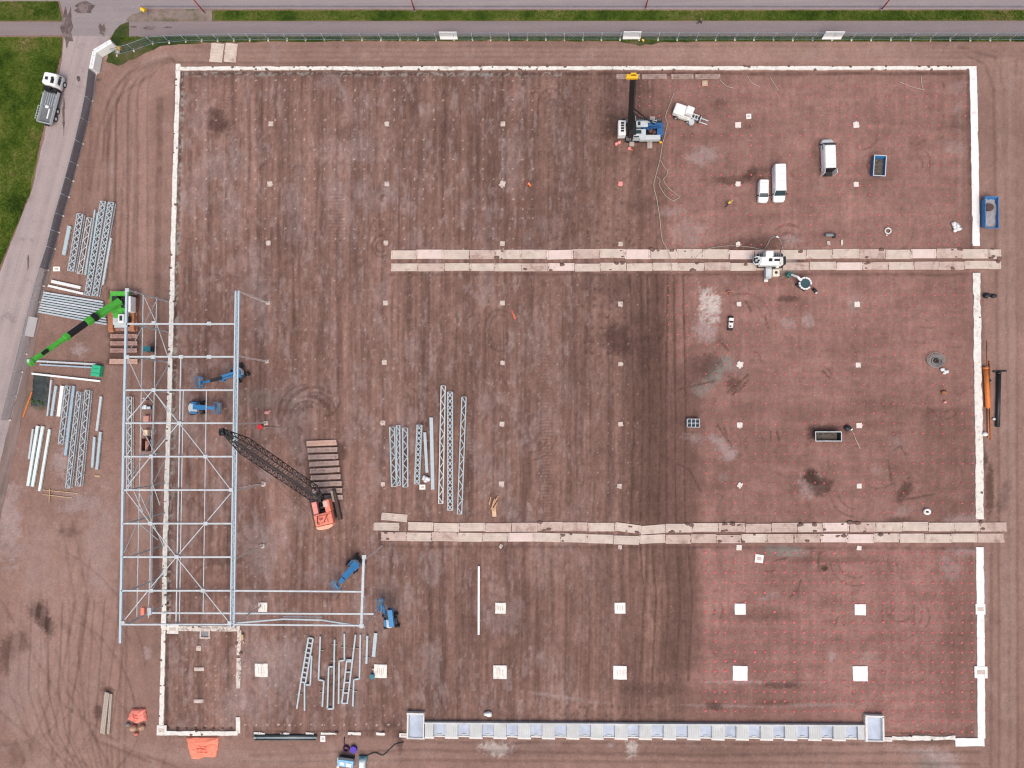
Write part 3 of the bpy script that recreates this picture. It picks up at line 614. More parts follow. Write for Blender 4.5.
strip('foundation_strip', [(955, 742), (984, 742)], 1.25, M_concc, 'thick white foundation corner piece at the lower right corner of the site', seed=14, lumps=.1, jag=.05)
for i, (a, b, w) in enumerate(((254, 265, 1.6), (280.5, 289.5, 1.6), (306, 314, 1.8), (321, 337, 1.8), (348, 361, 2.2), (376, 385, 2.2))):
    near = ('first, nearest the small box', 'above the middle of the dark pipes', 'above the right end of the dark pipes', 'just right of the dark pipes', 'above the purple hose reel', 'nearest the loading dock')[i]
    strip('foundation_block', [(a, 733.3), (b, 733.5)], w*MPX*1.1, M_conc, 'short piece of the broken white strip, '+near, seed=20+i, lumps=.6, jag=.06, group='broken strip of foundation blocks')
for i, (u, v, w, h, lb) in enumerate(((980.5, 672, 12, 11, 'lower of two square white widenings on the right foundation strip'), (980, 609, 9, 10, 'upper of two square white widenings on the right foundation strip'), (162, 730, 10, 10, 'white concrete corner pad at the lower left of the small box'), (173, 629, 12, 9, 'concrete pad under the lower left of the steel hall'), (887, 739, 9, 4, 'small white concrete stub at the right foot of the loading dock'), (404, 735, 9, 4, 'small white concrete stub at the left foot of the loading dock'))):
    t = thing('foundation_pad', lb, 'foundation', P(u, v)); MB().box((0, 0, .07), (w*MPX, h*MPX, .17)).build('slab', M_concc if u > 900 else M_conc, t, .02)
    MB().box((0, 0, .17), (w*MPX*.6, h*MPX*.35, .03)).build('top_patch', M_pad, t)

# column pads ---------------------------------------------------------------
ROWN = {124: 'topmost row of pads', 184: 'second row of pads from the top', 243: 'row just above the upper mat road', 303: 'row just below the upper mat road', 362: 'middle row between the mat roads, level with the coiled cable',
        423: 'row level with the dark open skip', 484: 'row just above the lower mat road', 547: 'row touching the lower edge of the lower mat road', 608: 'upper row of large pads below the lower mat road', 671: 'lowest row of large pads'}
COLN = {268: 'column by the steel frame', 385: 'column left of the truss stacks', 502: 'column right of the truss stacks', 620: 'column left of the dark wheel tracks', 739: 'column between the vans and the white rig', 858: 'rightmost column'}
pads = [(271,124,5,0),(387,124,5,0),(503,124,5,0),(738,125,6,0),(856,125,6,0),(270,184,5.5,0),(387,184,5,0),(502.5,184,5.5,1),(620.5,184,4.5,2),(738,184,5,0),(856,184.5,5,0),
 (268.5,243,5,0),(386,243,5,0),(502.5,243.5,5,0),(620.5,244,4.5,0),(738,244.5,4.5,0),(385.5,303,5,0),(502.5,303,5,0),(620.5,304,5,0),(739,304,4.5,0),(857,304.5,5.5,0),
 (384.5,362.5,5,0),(502.5,363,4.5,0),(620.5,364,4.5,0),(740,364.5,5.5,1),(858,365,5,0),(383,423,5,0),(502,424,5,0),(620.5,424,4.5,0),(739.5,425,5.5,0),(859,425.5,5.5,0),
 (383,484,4.5,0),(501.5,484,5.5,0),(619.5,486,4.5,0),(740,485,4,1),(859,486,5,0),(501,546,2.4,1),(620,547,4,0),(739,547.5,5.5,0),(859,548,4.5,0),
 (263,607,9,0),(500.5,608,10.5,0),(620,608,10.5,0),(740,609,10.5,0),(860,609.5,10.5,0),(261.5,670,13,0),(380.5,671,13,3),(500,672,13,0),(620,672.5,13,0),(740,673,14,0),(860,673.5,14,0),
 (268,303,4,0),(267,361.5,4,0),(266,423,4.5,0),(263.5,484,5,0),(262.5,546,4.5,0)]
for i, (u, v, s, k) in enumerate(pads):
    rk = min(ROWN, key=lambda q: abs(q-v)); ck = min(COLN, key=lambda q: abs(q-u)); w = s*MPX*(1 if s > 8 else .93); r = random.Random(100+i)
    big = s > 8; right = u > 700
    lab = ('large square' if big else 'small square')+(' bright white' if right or big else ' pinkish white')+' concrete pad, '+ROWN[rk].replace('row', 'row', 1)+', '+COLN[ck]
    lab = ' '.join(lab.split()[:16])
    lab = ('large' if big else 'small')+' concrete pad in the '+{124:'topmost row', 184:'second row', 243:'third row', 303:'fourth row', 362:'fifth row', 423:'sixth row', 484:'seventh row', 547:'eighth row', 608:'ninth row', 671:'bottom row'}[rk]+', '+{268:'leftmost column', 385:'second column from left', 502:'column right of the truss stacks', 620:'column left of the dark tracks', 739:'second column from right', 858:'rightmost column'}[ck]
    t = thing('column_pad', lab, 'concrete pad', P(u, v), .0076+r.uniform(-.06, .06)*(0.3 if big else 1), 'concrete column pads set out in a grid')
    n = 10; pl = []
    for q in range(4):
        cx, cy = ((-1, -1), (1, -1), (1, 1), (-1, 1))[q]; nx_, ny_ = ((-1, -1), (1, -1), (1, 1), (-1, 1))[(q+1) % 4]
        for e in range(4):
            f = e/4; j = r.uniform(-.05, .05)*(1 if not big else .5); pl.append(((cx+(nx_-cx)*f+j)*w/2, (cy+(ny_-cy)*f+j)*w/2))
    m = (M_concc if u > 600 else mat('dusty_pad', (.76, .73, .68), .9, 0, .15, 2, dirt=.3, dirtcol=(.4, .32, .29))) if big else (M_pad if not right else mat('pale_pad', (.68, .62, .57), .9, 0, .15, 3))
    if k == 2: m = M_pink
    MB().prism(pl, -.1, .12 if big else .09).build('slab', m, t)
    if big:
        mb = MB()
        for q in range(3 if k != 3 else 4): mb.box((-w*.22+q*w*(.22 if k != 3 else .15), r.uniform(-.1, .1), .135), (.10, w*.45, .03), rz=0 if k == 3 else .0)
        if not right or k == 3: mb.build_each('bolt_line', M_pad, t)
    else:
        mb = MB()
        for _ in range(r.randint(1, 4)):
            a = r.uniform(0, 6.28); mb.blob((math.cos(a)*w*.55, math.sin(a)*w*.55, .06), r.uniform(.06, .15), r.randint(0, 999), (1, 1, .6), 6, 4)
        if k == 1:
            for a in (0.5, 1.8, 3.3, 4.6): mb.blob((math.cos(a)*w*.55, math.sin(a)*w*.55, .05), .22, 3, (1, 1, .5), 6, 4)
        mb.build_each('concrete_crumb', m, t)
for u, v, w, h, lb in ((199, 648, 5, 5, 'small square white pad inside the small foundation box'), (199.5, 669, 10, 3.5, 'upper narrow white slab inside the small foundation box'), (199, 701, 10, 3.5, 'lower narrow white slab inside the small foundation box'),
                 (759, 558.5, 8, 8, 'tilted bright white square pad just below the lower mat road'), (748.5, 116.5, 5, 5, 'small pinkish pad left of the white van at top'), (704.7, 83.5, 5.5, 5.5, 'small tan square board below the dusty timber mats at the top'),
                 (57, 269, 7.5, 5, 'small white board on the soil beside the truss stack'), (422.5, 487, 6, 5, 'small square white board below the beams in the centre stack'), (323, 738.5, 5, 6, 'small white board at the right end of the dark pipes'),
                 (118, 52, 4.5, 4.5, 'small square white box beside the white banner at top left'), (925, 82, .1, .1, '')):
    if not lb: continue
    t = thing('concrete_slab' if 'pad' in lb or 'slab' in lb else 'board', lb, 'concrete pad' if 'pad' in lb or 'slab' in lb else 'board', P(u, v), -.12 if 'tilted' in lb else .02)
    MB().box((0, 0, .06), (w*MPX, h*MPX, .16)).build('slab', M_wood if 'tan' in lb else (M_concc if u > 700 or 'white board' in lb else M_pad), t, .02)
    MB().box((0, 0, .15), (w*MPX*.5, h*MPX*.4, .03)).build('surface_patch', M_pad, t)
# square inspection pit frame
t = thing('square_pit', 'small square concrete pit frame just below the lower edge of the steel frame', 'pit', P(205.5, 633)); mb = MB(); s = 10.5*MPX/2
for c, z in (((0, s-.12, .1), (2*s, .24, .3)), ((0, -s+.12, .1), (2*s, .24, .3)), ((s-.12, 0, .1), (.24, 2*s-.48, .3)), ((-s+.12, 0, .1), (.24, 2*s-.48, .3))): mb.box(c, z)
mb.build('rim', M_pad, t); MB().box((0, 0, .0), (2*s-.5, 2*s-.5, .06)).build('grey_floor', M_grey, t)

# mat roads -------------------------------------------------------------------
def road_mats(name, rowname, pts, w, seed, length=26.0, gaps=(), skips=(), m=M_mat):
    r = random.Random(seed); u = pts[0][0]; k = 0; out = []
    def vat(x):
        for a, b in zip(pts[:-1], pts[1:]):
            if a[0] <= x <= b[0]: return a[1]+(b[1]-a[1])*(x-a[0])/(b[0]-a[0])
        return pts[-1][1]
    while u < pts[-1][0]-6:
        e = min(u+length+r.uniform(-1, 1), pts[-1][0])
        if not any(g0 < (u+e)/2 < g1 for g0, g1 in gaps):
            a = P(u+.06, vat(u)); b = P(e-.06, vat(e)); L = (b-a).length
            out.append((a, b, L, u, e))
        u = e; k += 1
    for i, (a, b, L, u, e) in enumerate(out):
        side = i+1 if i < len(out)/2 else len(out)-i
        od = lambda n: ('end', 'second', 'third', 'fourth', 'fifth', 'sixth', 'seventh', 'eighth', 'ninth', 'tenth', 'eleventh', 'twelfth', 'thirteenth', 'fourteenth')[n-1]
        lab = 'pink timber mat %s from %s in %s' % (od(side), 'left' if i < len(out)/2 else 'right', rowname)
        if side == 1: lab = 'pink timber mat at the %s end of the %s' % ('left' if i < len(out)/2 else 'right', rowname)
        mtone = m if r.random() < .6 else mat('timber_mat_dusty', (0.52, 0.40, 0.35), .9, 0, .2, .8, dirt=.4, dirtcol=(.32, .22, .18)) if r.random() < .6 else mat('timber_mat_pale', (.66, .54, .49), .9, 0, .1, .8, dirt=.15, dirtcol=(.40, .29, .25))
        t = thing('road_mat', lab, 'timber mat', ((a.x+b.x)/2, (a.y+b.y)/2, 0), math.atan2(b.y-a.y, b.x-a.x)+r.uniform(-.004, .004), 'timber mats laid as temporary roads')
        ww = w*MPX*r.uniform(.94, 1.03); oy = r.uniform(-.08, .08)
        mb = MB(); n = 5
        for q in range(n): mb.box((r.uniform(-.05, .05), oy-ww/2+ww*(q+.5)/n, .055+r.uniform(-.008, .008)), (L-r.uniform(0.0, .12), ww/n-.010, .11))
        mb.build('boards', mtone, t)
        MB().box((-L/2+.25, oy, .115), (.10, ww*.9, .012)).box((L/2-.25, oy, .115), (.10, ww*.9, .012)).build_each('tie_rod', M_tie, t)
        if r.random() < .30:
            cl = MB()
            for _ in range(r.randint(1, 5)): cl.blob((r.uniform(-L/2, L/2), r.choice((-1, 1))*ww*r.uniform(.25, .5), .1), r.uniform(.12, .42), r.randint(0, 999), (1.3, .8, .22), 8, 4)
            cl.build_each('mud_patch', MATS.get('clod'), t)
road_mats('road', 'upper lane of the upper mat road', [(391, 254.6), (570, 254.6), (575, 253.6), (740, 254.6), (1001, 253.8)], 9.5, 1, gaps=((778, 789),))
road_mats('road', 'lower lane of the upper mat road', [(391, 267.5), (700, 267), (1001, 265)], 8.0, 2, gaps=((778, 789),))
road_mats('road', 'upper lane of the lower mat road', [(408, 526.5), (460, 527.4), (466, 527.3), (575, 526.5), (615, 526.5), (647, 531.0), (648, 528.0), (1009, 526.3)], 8.8, 3, gaps=((456, 466),))
road_mats('road', 'lower lane of the lower mat road', [(381, 536.3), (460, 537), (466, 537.2), (543, 537), (544, 537.5), (646, 540), (648, 538.8), (1009, 538)], 8.6, 4, gaps=((457, 467),))
def single_mat(u, v, w, h, a, lab, m=M_mat, name='road_mat', n=5, group=None, z=0.0, th=.12):
    t = thing(name, lab, 'timber mat', P(u, v), a, group); t.location.z = z; mb = MB(); W = w*MPX; Hh = h*MPX; r = random.Random(int(u*7+v))
    for q in range(n): mb.box((r.uniform(-.04, .04), -Hh/2+Hh*(q+.5)/n, th/2+r.uniform(-.008, .008)), (W-r.uniform(0, .1), Hh/n-.02, th))
    mb.build('boards', m, t); MB().box((-W/2+.2, 0, th), (.08, Hh*.9, .012)).box((W/2-.2, 0, th), (.08, Hh*.9, .012)).build_each('tie_rod', M_tie, t); return t
single_mat(386.5, 526.5, 26, 8, .0, 'dusty timber mat at the far left start of the lower mat road')
single_mat(394.5, 517.2, 26.5, 7.5, -.07, 'grey timber mat lying loose above the left end of the lower mat road')
single_mat(217, 53, 14.0, 20, -.10, 'left one of two pale timber mats above the top foundation strip', n=6)
single_mat(231, 53, 13.0, 20, -.10, 'right one of two pale timber mats above the top foundation strip', n=6)
for i, (a, b) in enumerate(((616, 640), (641.7, 667), (671, 693.7), (695, 720.4))):
    single_mat((a+b)/2, 76.8, b-a, 5.2, 0, ('tan dusty mat under the yellow mast head below the top strip', 'second dusty mat from the left in the row below the top strip', 'third dusty mat from the left in the row below the top strip', 'rightmost dusty mat in the row below the top strip')[i], m=mat('dust_mat', (.33, .24, .205), .9, 0, .3, 1.5, dirt=.4), n=3, group='row of dusty mats below the top strip')
for i in range(9):
    f = i/8; single_mat(322.0+f*6.5, 443+f*54.5, 31, 4.9 if i else 5.6, .05+random.uniform(-.02, .02), 'weathered crane mat, %s' % ('topmost and palest of the stack line above the orange crane', 'second from the top above the orange crane', 'third from the top above the orange crane', 'fourth from the top above the orange crane', 'middle one above the orange crane', 'fourth from the bottom above the orange crane', 'third from the bottom above the orange crane', 'second from the bottom just above the orange crane', 'lowest, half under the orange crane')[i],
        m=mat('crane_mat_pale', (.52, .34, .27), .9, 0, .2, 2.0) if i == 0 else (mat('crane_mat', (.36, .26, .23), .9, 0, .3, 2.0, dirt=.25, dirtcol=(.17, .11, .10))), n=2, th=.28, group='crane mats above the orange lattice crane')
for i in range(10):
    v = 293+i*7.2 if i < 9 else 361.5
    single_mat(124.5, v, 29 if i < 9 else 30, 4.6 if i < 9 else 5.4, 0, 'reddish crane mat under the green crane, %s' % ('topmost', 'second from top', 'third from top', 'fourth from top', 'fifth from top', 'fifth from bottom', 'fourth from bottom', 'third from bottom', 'second from bottom', 'lowest and palest')[i],
        m=mat('red_mat', (.33, .20, .17), .9, 0, .3, 2.0, dirt=.3, dirtcol=(.15, .08, .07)) if i < 9 else mat('tan_mat', (.48, .31, .25), .9, 0, .2, 2.0), n=2, th=.28, group='crane mats under the green telescopic crane')

# loading dock --------------------------------------------------------------
t = thing('loading_dock', 'long white precast loading dock with a row of pale blue recesses at the bottom', 'loading dock', P(645, 730)); o0 = t.location
M_dock = mat('dock_concrete', (0.53, 0.545, 0.54), .75, 0, .18, .6, dirt=.12, dirtcol=(.42, .38, .35)); M_docki = mat('dock_floor', (0.42, 0.48, 0.58), .6, 0, .25, .5); M_lip = mat('dock_lip', (.66, .65, .62), .8, 0, .1, 2)
def LP(u, v, z=0): q = P(u, v); return Vector((q.x-o0.x, q.y-o0.y, z))
def lbox(mb, u0, v0, u1, v1, z0, z1):
    a = LP(u0, v1); b = LP(u1, v0); mb.box(((a.x+b.x)/2, (a.y+b.y)/2, (z0+z1)/2), (b.x-a.x, b.y-a.y, z1-z0))
mb = MB()
mb.beam(LP(424, 721.6, .3), LP(864, 724.2, .3), .22, .62); mb.build('rear_wall', M_dock, t)
fl = MB(); 
for k in range(18):
    u0 = 428+k*24.2; bl = MB(); rb = MB(); dv = (u0-428)/440*2.6
    bu0 = u0-3 if k else u0-2; bl_u0 = 434.2+k*24.15-12.6; bl_u1 = bl_u0+12.4
    if k == 0: bl_u0 = 425.5
    lbox(bl, bl_u0, 722.4+dv, bl_u1, 735.4+dv, 0, .55)
    bl.build('block', M_dock, t)
    for q in range(5): lbox(rb, bl_u0+1+q*2.3, 723.5+dv, bl_u0+1.5+q*2.3, 735+dv, .552, .575)
    rb.build_each('block_rib', mat('rib', (.48, .49, .48), .7), t)
    lp = MB(); lbox(lp, bl_u0-.4, 735.5+dv, bl_u1+.4, 737.6+dv, 0, .3); lbox(lp, bl_u1+.5, 735.2+dv, bl_u1+11.6, 736.2+dv, 0, .22); lp.build_each('front_lip', M_lip, t)
    f_ = MB(); lbox(f_, bl_u1+.02, 722.6+dv, bl_u1+11.7, 735.1+dv, 0, .12); f_.build('recess_floor', M_docki, t)
    bp_ = MB(); lbox(bp_, bl_u1+3.6, 733.2+dv, bl_u1+8, 734.6+dv, .122, .2); bp_.build('recess_ramp', M_dock, t)
bl = MB(); lbox(bl, 856.6, 725.0, 863, 738, 0, .55); bl.build('block', M_dock, t)
for (u0, v0, u1, v1) in ((407.5, 711.5, 425, 738), (863.5, 714, 882, 740.5)):
    e = MB(); w = 2.0
    for r_ in ((u0, v0, u1, v0+1.2), (u0, v0+1.2, u0+w, v1-1), (u1-w*.7, v0+1.2, u1, v1-1)): lbox(e, *r_, 0, .75)
    e.build_each('end_bay_wall', M_lip, t); f_ = MB(); lbox(f_, u0+w, v0+1.2, u1-w*.7, v1-1, 0, .22); f_.build('end_bay_floor', M_docki, t)
    s_ = MB(); lbox(s_, u0, v1-1, u1, v1, 0, .35); s_.build('end_bay_sill', M_dock, t)

# survey pegs ----------------------------------------------------------------
pegme = None; spots_ = []
for v in np.arange(552.5, 732, 9.9):
    for u in np.arange(705.5, 975, 9.87):
        if 735 > v > 712 and u < 885: continue
        spots_.append((u+random.uniform(-.5, .5), v+(u-705)*.003+random.uniform(-.5, .5)))
stuffs = []
for v in np.arange(285, 520, 9.9):
    for u in np.arange(668 if v < 360 else 706, 973, 9.87): stuffs.append((u, v))
for v in np.arange(86, 246, 9.9):
    for u in np.arange(640 if v < 120 else 672, 968, 9.87): stuffs.append((u, v))
big = [(u, v) for u, v in spots_ if min(math.hypot(u-a, v-b) for a, b, s, k in pads) > 8]
big.sort(key=lambda q: math.hypot(q[0]-NADIR[0], q[1]-NADIR[1])); first, rest = big[:300], big[300:]
def peg_mb(mb, x, y, s):
    n = 6; vv = [(x+math.cos(i*1.047)*s, y+math.sin(i*1.047)*s, .0) for i in range(n)]+[(x, y, .09)]
    mb.add(vv, [(i, (i+1) % n, n) for i in range(n)])
mb = MB(); peg_mb(mb, 0, 0, .17); p0 = None
for u, v in first:
    if p0 is None: o = mb.build('survey_peg', M_redpeg); p0 = o
    else: o = p0.copy(); COL.objects.link(o)
    q = P(u, v); o.location = (q.x, q.y, .0); k = random.uniform(.7, 1.25); o.scale = (k, k, 1)
    tag(o, 'tiny red survey peg in the regular grid on the bare soil at lower right', 'survey peg', 'grid of red survey pegs')
mb = MB()
for u, v in rest: q = P(u, v); peg_mb(mb, q.x, q.y, .17)
for u, v in stuffs:
    if random.random() < .12 or abs(v-262) < 14: continue
    q = P(u+random.uniform(-.5, .5), v+random.uniform(-.5, .5)); peg_mb(mb, q.x, q.y, random.uniform(.09, .16))
tag(mb.build('survey_pegs', M_redpeg), 'hundreds of further tiny red survey pegs dotted over the right hand fields', 'survey pegs', kind='stuff')

# ------------------------------------------------------------------ steel frame
ZR = 11.5
T = thing('steel_hall_skeleton', 'tall light grey skeleton of a hall being erected over the left foundation strip', 'steel hall', P(168, 606)); F0 = T.location.copy()
def W(p): p = Vector(p); return (p.x-F0.x, p.y-F0.y, p.z)
def fb(name, segs, w, h, m=M_frame):
    mb = MB()
    for a, b in segs: mb.beam(W(a), W(b), w, h)
    return mb.build(name, m, T)
def zfac(u, v=None):     # height on the left facade plane from where a point appears
    base = 379.0; return CAM_H*(1-base/(NADIR[0]-u))
# columns
def hcol(mb, base, z, s=.26):
    b = W((base.x, base.y, 0)); t_ = .035
    mb.box((b[0], b[1]-s/2, z/2), (s, t_, z)); mb.box((b[0], b[1]+s/2, z/2), (s, t_, z)); mb.box((b[0], b[1], z/2), (t_, s-.04, z))
for i, v in enumerate((302, 332, 362, 392, 422, 453, 483, 513, 545, 576, 606)):
    u = 168.6-(v-302)*.018; mb = MB(); hcol(mb, P(u, v), ZR-.25, .16); mb.build('column', M_frame, T)
for (u, v) in ((268, 303), (267, 361.5), (266, 423), (263.5, 484), (262.5, 546), (261, 606), (382.5, 545.5), (382, 606)):
    mb = MB(); hcol(mb, P(u, v), ZR-.3, .19); mb.build('column', mat('column_paint', (.74, .66, .62), .6), T)
# eaves
fb('eave_beam', [(P(127, 289, ZR), P(124, 430, ZR)), (P(124, 430, ZR), P(122, 560, ZR)), (P(122, 560, ZR), P(120.5, 643, ZR))], .34, .34, mat('eave_paint', (.44, .54, .60), .5, 0, .06))
# double truss above the inner column row
def topx(v): return 237.4-(v-291)*5.0/336
for dx in (-1.75, 1.75):
    fb('girder_chord', [(P(topx(291)+dx, 291, ZR), P(topx(459)+dx, 459, ZR)), (P(topx(459)+dx, 459, ZR), P(topx(627)+dx, 627, ZR))], .19, .22, mat('girder_paint', (.46, .55, .60), .5, 0, .06))
mb = MB(); v = 293; s = 1
while v < 626:
    mb.beam(W(P(topx(v)-1.75*s, v, ZR)), W(P(topx(v+4)+1.75*s, v+4, ZR)), .10, .10); mb.beam(W(P(topx(v), v, ZR-.02)), W(P(topx(v), v, ZR-1.6)), .07, .07); v += 4; s = -s
mb.build('girder_lattice', M_galv, T)
fb('girder_bottom_chord', [(P(topx(291)*1., 291, ZR-1.8), P(topx(627), 627, ZR-1.8))], .2, .2, M_galvd)
RAF = (324, 356.8, 390.2, 423.2, 456.6, 490, 523.5, 557, 590.6, 624.4)
def eavex(v): return 127-(v-289)*6.3/354
for i, v in enumerate(RAF):
    ue = 231.8 if i < 8 else 362.5
    fb('rafter', [(P(eavex(v), v, ZR+.05), P(topx(v)-1.5, v, ZR+.05))]+([(P(topx(v)+1.5, v, ZR+.05), P(363, v+1, ZR+.05))] if i >= 8 else []), .24, .24)
fb('end_beam', [(P(364, 555, ZR), P(361.5, 628, ZR))], .36, .36)
fb('purlin', [(P(181, 357, ZR-.3), P(176.2, 624, ZR-.3))], .17, .16); fb('purlin', [(P(183.4, 390, ZR-.3), P(179.5, 624, ZR-.3))], .12, .12)
fb('purlin', [(P(206.5, 390, ZR-.25), P(203.2, 612, ZR-.25))], .11, .1)
# roof bracing
for a, b in (((152.5, 390), (179, 423)), ((179, 423), (205.5, 456.5)), ((205.5, 456.5), (231, 490)), ((179, 423), (151, 456)), ((151, 456), (126, 488)), ((153, 390), (127, 421)),
             ((126, 491), (150, 523)), ((150, 523), (176.5, 557)), ((176.5, 557), (203, 590)), ((203, 590), (229, 622)), ((231, 493), (205.5, 523)), ((205.5, 523), (176.5, 557)), ((176.5, 557), (151, 587)), ((151, 587), (123, 622))):
    fb('roof_brace', [(P(*a, ZR-.1), P(*b, ZR-.1))], .12, .10)
# facade rails and bracing on the left
for (u0, v0, u1, v1, w) in ((143.4, 295, 137, 617, .13), (156.8, 297, 148.6, 618, .13), (151.8, 430, 150.2, 590, .09), (153.2, 405, 151.8, 590, .09)):
    fb('facade_rail', [(P(u0, v0, zfac(u0)), P(u1, v1, zfac(u1+7*(v1-v0)/330)))], w, w)
for a, b in (((144, 296), (156.8, 324)), ((156.8, 324), (168, 357)), ((157, 300), (143, 326)), ((143, 326), (129, 352)), ((128, 358), (142, 389)), ((142, 389), (153, 402)), ((169, 364), (153.6, 390)), ((153.6, 390), (168, 412)),
             ((140, 425), (156, 455)), ((156, 430), (128, 485)), ((150, 455), (164, 435)), ((154, 482), (166, 458)), ((139, 492), (153, 523)), ((152, 492), (138, 522)), ((139, 523), (158, 540)), ((152, 482), (160, 505)),
             ((153, 523), (164, 547)), ((138, 522), (124, 553)), ((150, 594), (164, 568)), ((134, 491), (143, 512))):
    fb('facade_brace', [(P(*a, max(.2, zfac(a[0]))), P(*b, max(.2, zfac(b[0]))))], .10, .10)
# south facade rails (heights found from the base line of the columns)
fb('facade_rail', [(P(148, 612.8, 4.3), P(374, 613.8, 4.3))], .26, .26)
for a, b, z0, z1 in (((236, 623), (283, 619), 10.5, 7.6), ((283, 619), (322, 620), 7.6, 7.6), ((322, 620), (361, 626), 7.6, 10.8)): fb('facade_brace', [(P(*a, z0), P(*b, z1))], .22, .22, M_galv)
fb('facade_rail', [(P(283, 616.5, 7), P(322, 617, 7))], .12, .12, M_galv)
for u, v in ((127, 357), (153.6, 323), (209, 323.5), (181, 356.8), (209, 356.8), (152.8, 357), (153.6, 390), (179, 423.2), (151, 456.5), (205.5, 456.5), (231, 490), (205.5, 523.5), (150, 523.5), (176.6, 557), (203, 590.6), (151, 590.6), (122.5, 623), (127, 290), (364, 557), (361.5, 626), (229.5, 623)):
    mb = MB(); c = W(P(u, v, ZR+.21)); mb.box(c, (.62, .55, .06)); mb.box((c[0], c[1], c[2]-.3), (.16, .5, .5)); mb.build('joint_plate', M_frame, T)
# small lean-to brace base blocks
for (u, v) in ((150, 611), (143.5, 611)):
    mb = MB(); c = W(P(u, v, 4.4)); mb.box(c, (.6, 1.2, .6)); mb.build('joint_box', M_frame if u > 147 else M_org, T)

# ------------------------------------------------------------------ girders and beams on the ground
def truss(p, q, wpx, lab, pitch=4.2, heavy=False, m=M_galv, group=None, h=.55, z=.18, cw=.12):
    pitch = pitch*1.5 if heavy else pitch*1.35
    a = PZ(*p, .65); b = PZ(*q, .65); c = (a+b)/2; L = (b-a).length; rz = math.atan2(b.y-a.y, b.x-a.x); w = wpx*MPX-cw
    t = thing('lattice_girder', lab, 'steel girder', (c.x, c.y, 0), rz, group)
    for s in (-1, 1):
        mb = MB(); mb.box((0, s*w/2, z+h), (L, cw, .12)); mb.box((0, s*w/2, z), (L, cw, .12)); mb.build_each('chord', m, t)
    mb = MB(); n = max(3, int(L/(pitch*MPX))); s = 1
    for i in range(n):
        x0 = -L/2+L*i/n; x1 = -L/2+L*(i+1)/n
        mb.beam((x0, -s*w/2, z+h), (x1, s*w/2, z+h), .12 if not heavy else .14, .06)
        if heavy: mb.beam((x0, s*w/2, z+h-.08), (x1, -s*w/2, z+h-.08), .14, .06)
        mb.beam((x0, -s*w/2, z), (x0, -s*w/2, z+h), .06, .06)
        s = -s
    for e in (-L/2, L/2): mb.box((e, 0, z+h), (.08, w, .1))
    mb.build('lattice', m, t)
    mb = MB()
    for e in (-.38, 0.02, .38): mb.box((e*L, 0, .06), (.12, w+.5, .12))
    mb.build_each('timber_bearer', M_woodg, t)
    return t
def beam(p, q, wpx, lab, m=M_galv, group=None, h=.22, z=0.12, name='steel_beam', bearers=True, cat='steel beam'):
    a = PZ(*p, .3); b = PZ(*q, .3); c = (a+b)/2; L = (b-a).length; rz = math.atan2(b.y-a.y, b.x-a.x); w = max(.10, wpx*MPX)
    t = thing(name, lab, cat, (c.x, c.y, 0), rz, group)
    fl = MB(); fl.box((0, 0, z+h), (L, w, .03)); fl.box((0, 0, z), (L, w, .03)); fl.build_each('flange', m, t)
    wb = MB(); wb.box((0, 0, z+h/2), (L, .04 if w < .35 else w*.5, h-.035)); wb.build('web', m, t)
    ep = MB(); ep.box((-L/2-.012, 0, z+h/2), (.02, w*1.02, h+.1)); ep.box((L/2+.012, 0, z+h/2), (.02, w*1.02, h+.1)); ep.build_each('end_plate', m, t)
    if bearers:
        mb = MB(); mb.box((-.3*L, 0, z/2-.012), (.12, w+.45, z-.03)); mb.box((.3*L, 0, z/2-.012), (.12, w+.45, z-.03)); mb.build_each('timber_bearer', M_woodg, t)
    return t
G1 = 'steel stacked left of the hall, upper stack'
truss((80.5, 214), (71, 271), 7, 'lattice girder at the left of the upper stack by the site fence', heavy=True, group=G1)
truss((89.7, 218), (80, 274), 6, 'thin open lattice girder, second from left in the upper stack', group=G1, m=mat('galv_pale', (.55, .58, .58), .5, .2, .1))
beam((95.0, 210), (85.5, 275), 1.6, 'slim long beam left of the middle of the upper stack', group=G1); beam((97.8, 213), (88.0, 279), 1.8, 'slim long beam touching the longest girders of the upper stack', group=G1)
truss((103.5, 201.5), (87.5, 295.5), 6.2, 'left one of the two longest girders in the upper stack', heavy=True, group=G1)
truss((111.5, 202.5), (95.3, 296), 6.2, 'right one of the two longest girders in the upper stack', heavy=True, group=G1)
beam((111, 238), (102.7, 285), 2, 'short pale beam at the right side of the upper stack', group=G1, m=M_lgrey)
beam((69.5, 226), (63.7, 255), 4, 'short wide grey beam lying apart left of the upper stack', group=G1)
beam((51.5, 281.3), (80.5, 287.7), 3.2, 'upper short pinkish white beam above the bundle of long beams', m=M_sheet); beam((48.3, 285.7), (83.5, 293.8), 2.4, 'lower pinkish white beam just above the bundle of long beams', m=M_sheet)
for i in range(9):
    f = i/8; beam((44+(-5.2)*f, 292.5+19.3*f), (103+4*f, 302+22.4*f), 1.75, 'long blue grey beam in the bundle behind the green crane boom, %s' % ('topmost', 'second from top', 'third from top', 'fourth from top', 'middle one', 'fourth from bottom', 'third from bottom', 'second from bottom', 'lowest')[i], m=M_galv if i % 3 else mat('galv_light', (.60, .66, .70), .4, .2), group='bundle of long beams behind the green boom', h=.25)
beam((34.5, 361), (96, 364.3), 1.8, 'upper of two pipes leading to the green block', m=M_lgrey); beam((40, 364.6), (95.5, 367.7), 1.5, 'lower of two thin beams leading to the green block', m=M_galvd)
beam((32, 373.6), (100, 381.2), 2.0, 'single white beam below the green block', m=M_white)
G2 = 'steel stacked left of the hall, lower stack'
